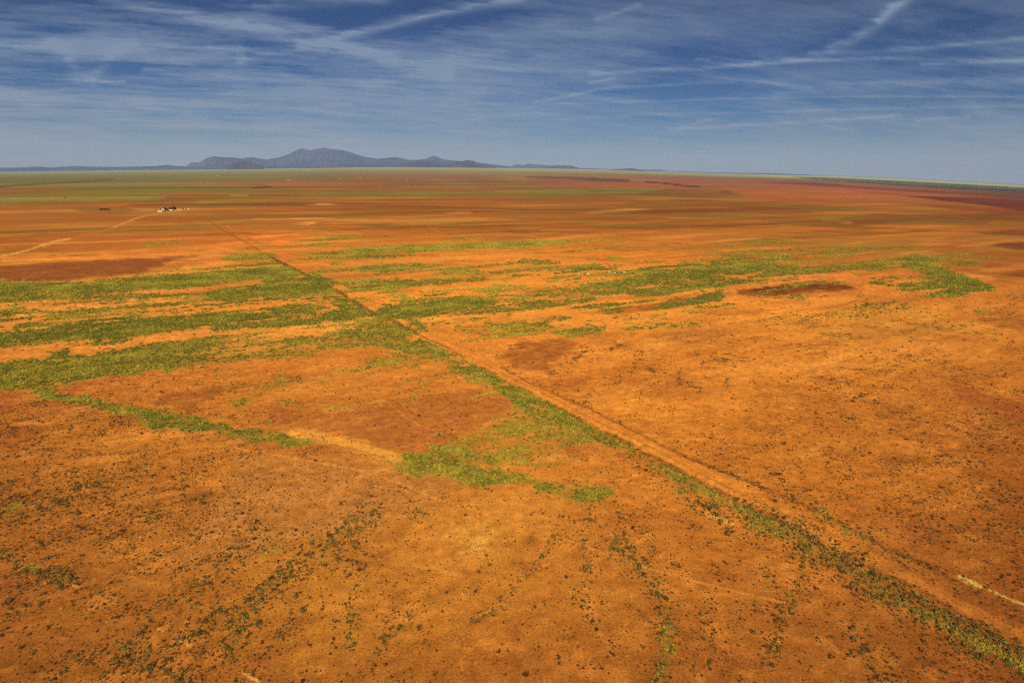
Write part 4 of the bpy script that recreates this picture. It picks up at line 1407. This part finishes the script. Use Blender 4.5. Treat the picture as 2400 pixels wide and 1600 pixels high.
building('shed', 441.5, 491.8, 4.6, 4.2, 3.2, R(12), 'last white shed of the farm, where the fence line starts', m_white, m_roof, cat='shed', small=True)

far_homes = [
    (510, 412.5, 24, 'lone white house on the pale olive plain above the windbreak'),
    (487, 430.0, 11, 'leftmost small white house of the three left of the windbreak'),
    (495, 430.6, 11, 'middle small white house of the three left of the windbreak'),
    (506, 430.3, 8, 'rightmost tiny white house of the three left of the windbreak'),
    (328, 428.3, 10, 'left house of the faint pair on the olive plain at left'),
    (338, 427.8, 10, 'right house of the faint pair on the olive plain at left'),
    (214.5, 420.6, 12, 'pale house on the dark brown bank at far left'),
    (674.5, 423.2, 16, 'left block of the bright white trio beyond the windbreak'),
    (678.3, 423.3, 12, 'middle block of the bright white trio beyond the windbreak'),
    (681.5, 422.9, 14, 'right block of the bright white trio beyond the windbreak'),
    (689.5, 423.6, 6, 'small pale shed just right of the bright white trio'),
    (693.8, 423.6, 6, 'small pale shed farthest right of the bright white trio'),
    (797, 420.4, 14, 'single white house right of the bright white trio'),
    (841.5, 417.6, 12, 'left one of a close pair of white houses on the middle plain'),
    (845.5, 417.7, 12, 'right one of a close pair of white houses on the middle plain'),
    (867, 419.8, 9, 'white house of the wider pair, left one, on the middle plain'),
    (877, 419.6, 9, 'white house of the wider pair, right one, on the middle plain'),
    (952.5, 422.0, 10, 'white house standing above the red soil at the centre left'),
    (957, 436.5, 9, 'pale yellow building standing by the dark scrub at centre left'),
    (723, 403.4, 16, 'tiny far house on the pale plain below the big mountain'),
    (725, 415.6, 10, 'small tan house straight below the tiny far house under the big mountain'),
    (1043, 409.8, 12, 'tiny pale house below the small peak right of the big mountain'),
    (1546, 413.5, 16, 'left one of two pale far houses right of centre'),
    (1571, 412.8, 16, 'right one of two pale far houses right of centre'),
    (1741, 413.0, 18, 'pale far house left of the start of the dark woodland'),
    (1756, 411.8, 22, 'wide pale far house nearest the start of the dark woodland'),
]
for px, py, L, lab in far_homes:
    building('distant_house', px, py, L, L * .55, max(2.6, L * .24), R(random.uniform(-15, 15)), lab, m_white, m_roof, 'scattered white houses on the far plain', 'house', small=True)
# little town on the horizon, right of centre
twn = [(1685.5, 408.2, 30), (1689, 408.3, 40), (1693, 408.0, 26), (1697, 408.6, 34), (1701, 408.4, 22), (1706, 408.6, 28)]
for px, py, L in twn:
    building('town_building', px, py, L, L * .6, L * .26, 0, 'white building of the tiny town beside the tall tank on the horizon', m_white, m_roof, 'buildings of the tiny town on the horizon', 'building', small=True)
p, r = spot_at(1683.3, 407.8)
wt = empty('water_tower', p)
tag(wt, 'tall thin white water tower at the left end of the tiny horizon town', 'water tower')
m = MB()
sz = r / FPX
m.tube((0, 0, 0), (0, 0, 3.2 * sz), .22 * sz, .18 * sz, 10)
m.build('shaft', m_white, wt)
m = MB()
m.ell((0, 0, 3.8 * sz), (.5 * sz, .5 * sz, .75 * sz), 12, 8)
m.build('tank', m_white, wt)

# ------------------------------------------------------------------ cattle
m_black = simple_mat('black_hide', (0.012, 0.008, 0.007), .7, .2, 3)
m_cowwhite = simple_mat('cream_hide', (0.62, 0.50, 0.34), .7, .1, 3)
m_redhide = simple_mat('red_hide', (0.10, 0.03, 0.014), .7, .2, 3)
m_horn = simple_mat('hoof', (0.05, 0.04, 0.03), .7, .1, 3)


def cow_mesh(name, mat, grazing):
    """one skin: barrel, neck, head and four jointed legs grown from a skeleton"""
    hz, hy = (.35, 1.35) if grazing else (1.38, 1.45)
    v = [(0, -.75, 1.12), (0, -.2, 1.08), (0, .4, 1.05), (0, .72, 1.12), (0, 1.02, .85 if grazing else 1.28), (0, hy - .12, hz + .12), (0, hy + .12, hz - .02)]
    rad = [.30, .36, .37, .30, .17, .13, .085]
    e = [(0, 1), (1, 2), (2, 3), (3, 4), (4, 5), (5, 6)]
    for s in (-1, 1):
        k = len(v)
        v += [(s * .22, -.82, .82), (s * .20, -.72, .62), (s * .20, -.86, .40), (s * .20, -.82, .03)]
        rad += [.17, .10, .062, .07]
        e += [(0, k), (k, k + 1), (k + 1, k + 2), (k + 2, k + 3)]
        k = len(v)
        v += [(s * .20, .55, .78), (s * .19, .60, .42), (s * .19, .57, .03)]
        rad += [.14, .068, .07]
        e += [(2, k), (k, k + 1), (k + 1, k + 2)]
    k = len(v)
    v += [(0, -1.08, 1.15), (0, -1.14, .7), (0, -1.12, .45)]
    rad += [.05, .025, .045]
    e += [(0, k), (k, k + 1), (k + 1, k + 2)]
    me = bpy.data.meshes.new(name)
    me.from_pydata(v, e, [])
    o = bpy.data.objects.new('tmp_cow', me)
    C.objects.link(o)
    sk = o.modifiers.new('skin', 'SKIN')
    for i, q in enumerate(rad):
        me.skin_vertices[0].data[i].radius = (q, q)
        me.skin_vertices[0].data[i].use_root = (i == 1)
    sb = o.modifiers.new('sub', 'SUBSURF')
    sb.levels = sb.render_levels = 1
    dg = bpy.context.evaluated_depsgraph_get()
    out = bpy.data.meshes.new_from_object(o.evaluated_get(dg))
    out.name = name
    out.materials.clear()
    out.materials.append(mat)
    bpy.data.objects.remove(o)
    return out


COW = {(mm.name, g): cow_mesh('body', mm, g) for mm in (m_black, m_cowwhite, m_redhide) for g in (True, False)}


def ear_mesh(g):
    hz, hy = (.35, 1.35) if g else (1.38, 1.45)
    m = MB()
    for s in (-1, 1):
        m.ell((s * .19, hy - .16, hz + .24), (.11, .04, .05), 6, 4)
    return m


cows = [
    (1357.5, 643.5, 'w', 90, 'cream cow facing left, leftmost of the herd on the orange strip'),
    (1359.8, 643.3, 'k', 70, 'black cow touching the leftmost cream cow of the herd'),
    (1370.5, 643.2, 'r', 100, 'dark brown cow just left of the big black cow'),
    (1374.0, 643.2, 'k', 85, 'big black cow in the middle of the lower group'),
    (1377.0, 644.0, 'w', 95, 'cream cow just right of the big black cow'),
    (1379.5, 644.6, 'w', 60, 'pale cow at the right end of the lower left group'),
    (1367.8, 624.8, 'r', 80, 'brown cow farthest up and left on the green patch'),
    (1388.0, 630.8, 'k', 100, 'black cow alone, left end of the upper row'),
    (1401.2, 632.0, 'r', 80, 'brown cow second from the left in the upper row'),
    (1406.4, 633.2, 'k', 90, 'black cow lowest in the upper row, left of its near twin'),
    (1409.8, 633.0, 'k', 75, 'dark cow close right of the lowest black cow in the upper row'),
    (1414.6, 631.2, 'r', 100, 'brown cow higher up in the middle of the upper row'),
    (1416.3, 633.0, 'k', 95, 'black cow under the brown one in the middle of the upper row'),
    (1421.5, 631.7, 'k', 80, 'black cow second from the right in the upper row'),
    (1428.5, 631.2, 'r', 90, 'dull brown cow at the right end of the upper row'),
    (1428.6, 640.4, 'w', 85, 'bright cream cow facing left, left end of the lower right group'),
    (1441.6, 641.6, 'w', 70, 'cream cow with a dark one behind it in the lower right group'),
    (1443.4, 641.4, 'k', 100, 'dark cow behind the cream one in the lower right group'),
    (1457.4, 641.6, 'r', 85, 'dark brown cow left of the last cream cow at right'),
    (1462.4, 640.2, 'w', 95, 'last cream cow at the right end of the herd'),
]
mat_by = {'w': m_cowwhite, 'k': m_black, 'r': m_redhide}
for i, (px, py, cc, rot, lab) in enumerate(cows):
    p, r = spot_at(px, py)
    g = i % 3 != 0
    b = empty('cow', p, R(rot + (180 if i % 4 == 2 else 0)))
    tag(b, lab, 'cow', 'cattle grazing in the middle distance')
    o = bpy.data.objects.new('body', COW[(mat_by[cc].name, g)])
    o.parent = b
    o.scale = (1.15, 1.15, 1.1)
    C.objects.link(o)
    m = ear_mesh(g)
    o2 = m.build('ears', mat_by[cc], b)
    o2.scale = (1.15, 1.15, 1.1)

# ------------------------------------------------------------------ mountains
m_mtn, nt, b = new_mat('forested_mountain')  # base colour carries some blue and paleness of distant haze
tc = nt.nodes.new('ShaderNodeTexCoord')
n1 = tex(0.00035, 7, .65)
cr = nt.nodes.new('ShaderNodeValToRGB')
cr.color_ramp.elements[0].position = .38
cr.color_ramp.elements[0].color = (.030, .037, .054, 1)
cr.color_ramp.elements[1].position = .66
cr.color_ramp.elements[1].color = (.085, .092, .112, 1)
nt.links.new(n1.outputs[0], cr.inputs[0])
nt.links.new(cr.outputs[0], b.inputs['Base Color'])
m_cone, nt, b = new_mat('cinder_cone')
tc = nt.nodes.new('ShaderNodeTexCoord')
n1 = tex(0.0006, 6, .6)
cr = nt.nodes.new('ShaderNodeValToRGB')
cr.color_ramp.elements[0].position = .35
cr.color_ramp.elements[0].color = (.016, .010, .009, 1)
cr.color_ramp.elements[1].position = .7
cr.color_ramp.elements[1].color = (.085, .060, .045, 1)
nt.links.new(n1.outputs[0], cr.inputs[0])
nt.links.new(cr.outputs[0], b.inputs['Base Color'])


def el_of(px, py):
    v = F + RT * (px - 1200) / FPX + UP * (800 - py) / FPX
    return math.atan2(v[0], v[1]), v[2] / math.hypot(v[0], v[1])


def massif(name, ridge, dist, half, mat, label, rough=.22, seed=1, nr=44, step=1.6):
    """a real massif: the skyline traced as azimuth and height, carried front and back with ridges and gullies"""
    pts = [el_of(*p) for p in ridge]
    a = np.array([p[0] for p in pts])
    e = np.array([p[1] for p in pts])
    az = np.linspace(a[0], a[-1], int((ridge[-1][0] - ridge[0][0]) / step) + 2)
    crest = np.interp(az, a, e) * dist + CAM_H
    rr_ = np.linspace(dist - half, dist + half, nr)
    Ag, Rg = np.meshgrid(az, rr_)
    base = terrain_z(Ag, np.minimum(Rg, 59000.0))
    prof = np.clip(1 - np.abs((Rg - dist) / half), 0, 1)
    g = perlin(Ag * 260, Rg / 2600.0, seed) + .6 * perlin(Ag * 640, Rg / 1100.0, seed + 1) + .35 * perlin(Ag * 1500, Rg / 500.0, seed + 2)
    body = prof ** (1.15 + .35 * perlin(Ag * 120, Rg * 0 + 3.3, seed + 3))
    front = smooth(0, .25, prof) * (1 - smooth(.8, 1.0, prof))
    top = np.maximum(crest[None] - terrain_z(Ag, np.full_like(Rg, dist)), 5)
    H = top * (body + rough * g * front)
    H += top * .012 * perlin(Ag * 900, Rg * 0 + 1.7, seed + 5) * smooth(.8, 1, prof)
    Zg = base - 12 + np.maximum(H, 0)
    sky_line = np.interp(az, a, e)[None] * Rg + CAM_H         # nothing stands above the traced skyline
    Zg = np.where(Zg > sky_line, sky_line - (Zg - sky_line) * .15, Zg)
    me = grid_mesh(name, Rg * np.sin(Ag), Rg * np.cos(Ag), Zg, False)
    me.materials.append(mat)
    o = bpy.data.objects.new(name, me)
    o['kind'] = 'structure'
    o['label'] = label
    C.objects.link(o)
    return o


massif('mountain', [(600, 388), (621, 373.5), (645, 369.5), (665, 365), (678, 359.5), (689, 354), (700, 348.5), (708, 346), (716, 348), (724, 350), (733, 350.3), (741, 347.3), (750, 346.6),
                    (757, 344.6), (763, 344.6), (770, 347), (781, 349), (790, 348.8), (796, 349.2), (810, 353), (825, 357), (840, 362.5), (856, 367), (870, 368.7), (883, 371.7), (905, 376), (930, 389)],
       50000, 7000, m_mtn, 'highest blue grey mountain with a double summit on the horizon', .14, 3)
massif('mountain_ridge', [(436, 390), (441, 385), (448, 380.8), (456, 379.6), (465, 381), (474, 376), (482, 371), (490, 368), (496, 366.5), (502, 365), (512, 366.6), (530, 368), (545, 367.6),
                          (553, 368.8), (567, 371), (580, 368), (590, 367), (604, 369.8), (621, 372.9), (640, 376), (670, 390)],
       47000, 5000, m_mtn, 'long flat topped blue ridge left of the highest mountain', .13, 7)
massif('mountain_ridge', [(800, 390), (815, 377), (835, 372.5), (856, 371), (876, 369.4), (883, 371.5), (897, 370), (910, 368.8), (925, 367.8), (937, 368.8), (948, 372), (958, 374), (975, 374),
                          (992, 372.7), (1003, 369.5), (1011, 365.4), (1017, 364), (1025, 366.5), (1039, 372.7), (1056, 375), (1073, 376), (1092, 378), (1121, 381), (1165, 386), (1199, 390)],
       46000, 4200, m_mtn, 'row of blue hills with a small sharp peak right of the highest mountain', .13, 12)
massif('far_hills', [(1195, 392), (1205, 386), (1216, 385), (1225, 387), (1234, 384.6), (1242, 383), (1254, 385.5), (1272, 386.5), (1290, 388), (1300, 386.6), (1310, 386), (1330, 387), (1341, 388.4), (1361, 393.6),
                     (1400, 394.8), (1440, 396), (1463, 395), (1471, 393.8), (1480, 393.8), (1497, 396.5), (1520, 397.8), (1535, 396.8), (1550, 397.6), (1566, 400.5), (1640, 402.5), (1720, 404.5), (1800, 405.4), (1900, 409), (1960, 414)],
       52000, 3500, m_mtn, 'low far blue hills fading out right of the mountains', .15, 17)
massif('far_mesa', [(-400, 394), (-200, 391), (0, 392.3), (30, 392.5), (60, 391.5), (77, 390), (95, 390.2), (120, 392), (150, 390), (178, 388.2), (192, 388.6), (205, 390), (280, 390.6), (330, 389.6), (365, 388.2), (382, 386.4),
                    (390, 385.6), (398, 385.8), (410, 388), (440, 389.4), (480, 391), (520, 393)],
       44000, 4000, m_mtn, 'low dark blue mesa line along the left horizon', .12, 23)
massif('cinder_cone', [(532, 388), (546, 383), (556, 379), (563, 376), (572, 375.2), (580, 375.6), (590, 379), (600, 383), (618, 387)],
       36000, 1100, m_cone, 'small dark brown cone in front of the left ridge', .16, 31, 24, .8)
massif('cinder_cone', [(1040, 388), (1063, 382), (1078, 377.5), (1092, 374.4), (1099, 373.6), (1108, 376), (1119, 380), (1138, 384), (1160, 388)],
       38000, 1600, m_cone, 'dark brown cone farthest right in front of the blue hills', .16, 35, 24, .8)
massif('cinder_cone', [(930, 388), (950, 381), (963, 377), (980, 375.2), (996, 375.8), (1012, 378.5), (1030, 382), (1045, 388)],
       38500, 1500, m_cone, 'broad dark cone below the small sharp peak', .16, 37, 24, .8)
massif('foothill', [(700, 388), (722, 382.5), (738, 378), (752, 377), (768, 379), (790, 378.5), (806, 377.4), (830, 381), (860, 384), (900, 388)],
       38000, 1500, m_mtn, 'low foothills at the foot of the highest mountain', .2, 41, 24, .8)
massif('foothill', [(1420, 399), (1450, 396.5), (1466, 394.6), (1480, 394.4), (1494, 397), (1520, 400.5)],
       40000, 1200, m_mtn, 'single low dark hill on the horizon right of centre', .2, 43, 24, .8)

# ------------------------------------------------------------------ far woodland on the right: crowns nobody could count
WOOD = [(1852, 414), (1940, 416.4), (2110, 424.6), (2280, 433.4), (2480, 444.6), (2480, 453), (2246, 443.6), (2076, 432.6), (1906, 420.6)]
wazl, wrl = [], []
tries = 0
rg = random.Random(3)
while len(wazl) < 2600 and tries < 60000:
    tries += 1
    px, py = rg.uniform(1850, 2440), rg.uniform(412, 456)
    if poly_sd(WOOD, np.array([px]), np.array([py]))[0] > 0:
        x, y, z, az, r = ground_at(px, py)
        wazl.append(az + rg.uniform(-.0006, .0006))
        wrl.append(r * rg.uniform(.99, 1.01))
proto_c = bpy.data.objects.new('woodland_tree', CROWNS[0])
p, r = spot_at(2246, 444.6)
proto_c.location = p
proto_c.scale = (1.6, 1.6, 1.0)
proto_c['tint'] = .3
tag(proto_c, 'dark tree at the near edge of the far woodland on the right', 'tree')
C.objects.link(proto_c)
points_obj('woodland', np.array(wazl), np.array(wrl), RNG.uniform(.7, 1.3, len(wrl)) * np.interp(np.array(wrl), [5000, 20000], [.8, 1.3]), RNG.random(len(wrl)), [proto_c],
           'dark green belt of far woodland along the right horizon', 3)

# ------------------------------------------------------------------ high thin cloud: a shell far above, dense where the sky is in view
GXs = np.linspace(-1.15, 1.15, 1300)
az_c = np.arctan(GXs)
az_o = np.concatenate([np.linspace(az_c[-1], 2 * math.pi + az_c[0], 60)[1:-1]])
AZC = np.concatenate([az_c, az_o])
EL = np.concatenate([np.linspace(-.012, .27, 420), np.linspace(.27, math.pi / 2 - .02, 34)[1:]])
CA, CE = np.meshgrid(AZC, EL)
RAD = 95000.0
dx, dy, dz = np.cos(CE) * np.sin(CA), np.cos(CE) * np.cos(CA), np.sin(CE)
dd_ = dx * F[0] + dy * F[1] + dz * F[2]
infront = dd_ > .3
dsafe = np.where(infront, dd_, 1)
SX = np.where(infront, 1200 + FPX * (dx * RT[0] + dy * RT[1] + dz * RT[2]) / dsafe, -5000)
SY = np.where(infront, 800 - FPX * (dx * UP[0] + dy * UP[1] + dz * UP[2]) / dsafe, -5000)
# sheet coordinates of the cloud deck
ez = np.maximum(dz, 0.0) + .09
QX, QY = dx / ez, dy / ez


def cf(sx, sy, octs, seed, gain=.55, rot=0.0):
    a, b_ = math.cos(rot), math.sin(rot)
    x = (QX * a + QY * b_) * sx
    y = (-QX * b_ + QY * a) * sy
    o = np.zeros_like(x)
    am = 1.0
    t = 0
    for k in range(octs):
        o += am * perlin(x + seed * 3.3 + k * 9.1, y + seed * 5.1 + k * 4.7, seed + k)
        t += am
        am *= gain
        x, y = x * 2.07, y * 2.07
    return o / t * 1.8


c1 = cf(.45, .8, 6, 50, .6, .3)
c2 = cf(.9, 2.6, 6, 60, .62, .35)
c3 = cf(3.2, 8.0, 5, 70, .7, .25)
c4 = cf(.8, 1.4, 5, 80, .6, -.5)
veilx = np.interp(SX, [-400, 0, 500, 1000, 1300, 1700, 2100, 2400, 2800], [.80, .86, .86, .70, .56, .44, .42, .5, .5])
veily = np.interp(SY, [-400, 0, 60, 150, 250, 330, 400], [.50, .42, .50, .58, .52, .42, .38])
veil = veilx * veily / .55
dens_c = veil * (.62 + .60 * c1 + .50 * c2 + .30 * c3)
# the blue windows seen in the veil
for (cx, cy, rx, ry, am) in [(860, 45, 190, 42, .6), (90, 80, 90, 22, .35), (120, 170, 110, 26, .4), (600, 95, 90, 22, .4), (1640, 120, 330, 40, .28), (1600, 215, 400, 16, .18), (300, 165, 70, 26, .3),
                             (2250, 60, 200, 60, .25), (1200, 160, 120, 20, .2), (1080, 30, 160, 30, .25), (650, 150, 100, 18, .25)]:
    dens_c -= am * np.exp(-((SX + 30 * c4 - cx) / rx) ** 2 - ((SY + 14 * c2 - cy) / ry) ** 2)
dens_c = np.clip(dens_c, 0.02, .75)
trails = [
    ([(240, -10), (330, 12), (560, 62), (740, 92), (860, 122), (960, 152), (1050, 174)], 15, .42),
    ([(560, 50), (740, 88), (860, 118)], 10, .25),
    ([(700, 105), (800, 84), (900, 60), (1010, 33), (1120, 12), (1220, -4)], 11, .46),
    ([(900, 62), (1010, 33), (1100, 16)], 5, .22),
    ([(1390, 172), (1520, 162), (1640, 157), (1900, 139), (2100, 133), (2400, 140)], 6, .38),
    ([(1640, 160), (1760, 150), (1900, 140), (2060, 136)], 3, .18),
    ([(1250, 238), (1400, 208), (1560, 197), (1640, 192), (1720, 190)], 4, .30),
    ([(1640, 177), (1740, 185), (1830, 196), (1900, 203)], 4, .26),
    ([(1270, 242), (1500, 236), (1700, 230), (2000, 224), (2400, 224)], 2.4, .26),
    ([(1320, 274), (1600, 265), (1800, 260), (2100, 252), (2400, 246)], 3.2, .22),
    ([(1570, 303), (1700, 294), (1900, 283), (2000, 277), (2110, 267)], 4.5, .34),
    ([(1590, 300), (1640, 284), (1670, 279)], 4, .22),
    ([(2150, 281), (2200, 275), (2270, 271)], 4.5, .28),
    ([(2130, -6), (2090, 24), (2060, 55), (2020, 78), (1990, 98), (1950, 110)], 13, .34),
    ([(2130, -6), (2090, 20), (2060, 50)], 7, .2),
    ([(1820, 222), (1950, 206), (2100, 196), (2250, 190), (2400, 184)], 11, .22),
    ([(1900, 122), (2050, 120), (2200, 108), (2300, 98), (2400, 90)], 6, .28),
    ([(2160, 148), (2260, 146), (2400, 142)], 4, .3),
    ([(1275, 236), (1330, 225), (1385, 215)], 1.8, .4),
    ([(1380, 192), (1410, 188), (1440, 182)], 4, .35),
    ([(500, 105), (560, 110), (565, 140)], 14, .3),
    ([(40, 108), (110, 102), (160, 108)], 9, .32),
    ([(340, 162), (420, 156), (450, 152)], 8, .28),
    ([(238, 190), (295, 190)], 2.5, .4),
    ([(130, 100), (180, 160), (215, 190)], 12, .22),
    ([(310, 100), (260, 130), (220, 180)], 14, .25),
    ([(560, 140), (650, 120), (760, 112)], 8, .22),
    ([(1080, 148), (1160, 158), (1290, 168)], 5, .2),
    ([(860, 200), (960, 170), (1080, 130), (1180, 120)], 20, .2),
    ([(1500, 10), (1430, 35), (1400, 42)], 7, .24),
    ([(1000, 290), (1250, 262), (1310, 268)], 4, .24),
    ([(1920, 290), (1980, 300), (2010, 312)], 3, .24),
    ([(600, 15), (740, 0), (900, -6)], 14, .25),
    ([(0, 210), (180, 195), (340, 235)], 18, .16), ([(1130, 205), (1155, 196)], 2, .3),
    ([(1630, 140), (1640, 136), (1665, 141)], 3, .3), ([(1765, 150), (1790, 138), (1815, 146)], 6, .3),
]
for pts, w, am in trails:
    p = np.array(pts, float)
    ii = np.nonzero((SX > p[:, 0].min() - 5 * w - 30) & (SX < p[:, 0].max() + 5 * w + 30) & (SY > p[:, 1].min() - 4 * w - 12) & (SY < p[:, 1].max() + 4 * w + 12))
    if not len(ii[0]):
        continue
    d = line_sd(pts, SX[ii] + 6 * c3[ii], SY[ii] + .38 * w * c3[ii] + .35 * w * c2[ii], 1.0)
    g = np.exp(-(d / w) ** 2) * (.75 + .55 * c3[ii] + .25 * c2[ii])
    dens_c[ii] = np.clip(dens_c[ii] + 1.2 * am * np.clip(g, 0, 1.3), 0, .85)
horizon_fade = np.interp(CE, [-.012, .0, .03, .08], [.32, .32, .34, 1.0])
dens_c = np.where(CE < .08, dens_c * horizon_fade + (1 - horizon_fade) * .82, dens_c)
side = np.clip(.25 + .25 * c1 + .15 * c2, .05, .6)
dens_c = np.where(infront & (SY > -300), dens_c, side)
# keep the part of the deck that the sun shines through even
sunv = -np.array(ldir)
cs = dx * sunv[0] + dy * sunv[1] + dz * sunv[2]
dens_c = np.where(cs > .9, 0.05, dens_c)
cm = grid_mesh('high_cloud', RAD * dx, RAD * dy, RAD * dz, True)
vcol(cm, 'veil', np.stack([dens_c, dens_c, dens_c], -1))
_h = smooth(0.0, .13, CE)[..., None]
vcol(cm, 'tone', np.array([.90, .88, .86]) * (1 - _h) + np.array([.51, .66, .90]) * _h)
m_cl, nt, b = new_mat('thin_cloud')
nt.nodes.remove(b)
out = nt.nodes['Material Output']
vc = nt.nodes.new('ShaderNodeVertexColor')
vc.layer_name = 'veil'
tr = nt.nodes.new('ShaderNodeBsdfTransparent')
em = nt.nodes.new('ShaderNodeEmission')
vt = nt.nodes.new('ShaderNodeVertexColor')
vt.layer_name = 'tone'
nt.links.new(vt.outputs[0], em.inputs['Color'])
em.inputs['Strength'].default_value = 0.34
ms = nt.nodes.new('ShaderNodeMixShader')
nt.links.new(vc.outputs[0], ms.inputs[0])
nt.links.new(tr.outputs[0], ms.inputs[1])
nt.links.new(em.outputs[0], ms.inputs[2])
nt.links.new(ms.outputs[0], out.inputs['Surface'])
cm.materials.append(m_cl)
co_ = bpy.data.objects.new('high_cloud', cm)
co_['kind'] = 'structure'
co_['label'] = 'thin veils and streaks of high cloud in the sky'
C.objects.link(co_)

# ------------------------------------------------------------------ air
hb = MB()
HZ = 61500.0
hb.box(-HZ, HZ, -HZ, HZ, -8.0, 1950.0)
m_hz, nt, b = new_mat('air')
nt.nodes.remove(b)
out = nt.nodes['Material Output']
pv = nt.nodes.new('ShaderNodeVolumePrincipled')
pv.inputs['Color'].default_value = (.52, .68, 1.0, 1)
pv.inputs['Density'].default_value = 1.25e-5
pv.inputs['Anisotropy'].default_value = 0.0
nt.links.new(pv.outputs[0], out.inputs['Volume'])
hz = hb.build('haze', m_hz)
hz['kind'] = 'stuff'
S.cycles.volume_bounces = 0
S.cycles.transparent_max_bounces = 12
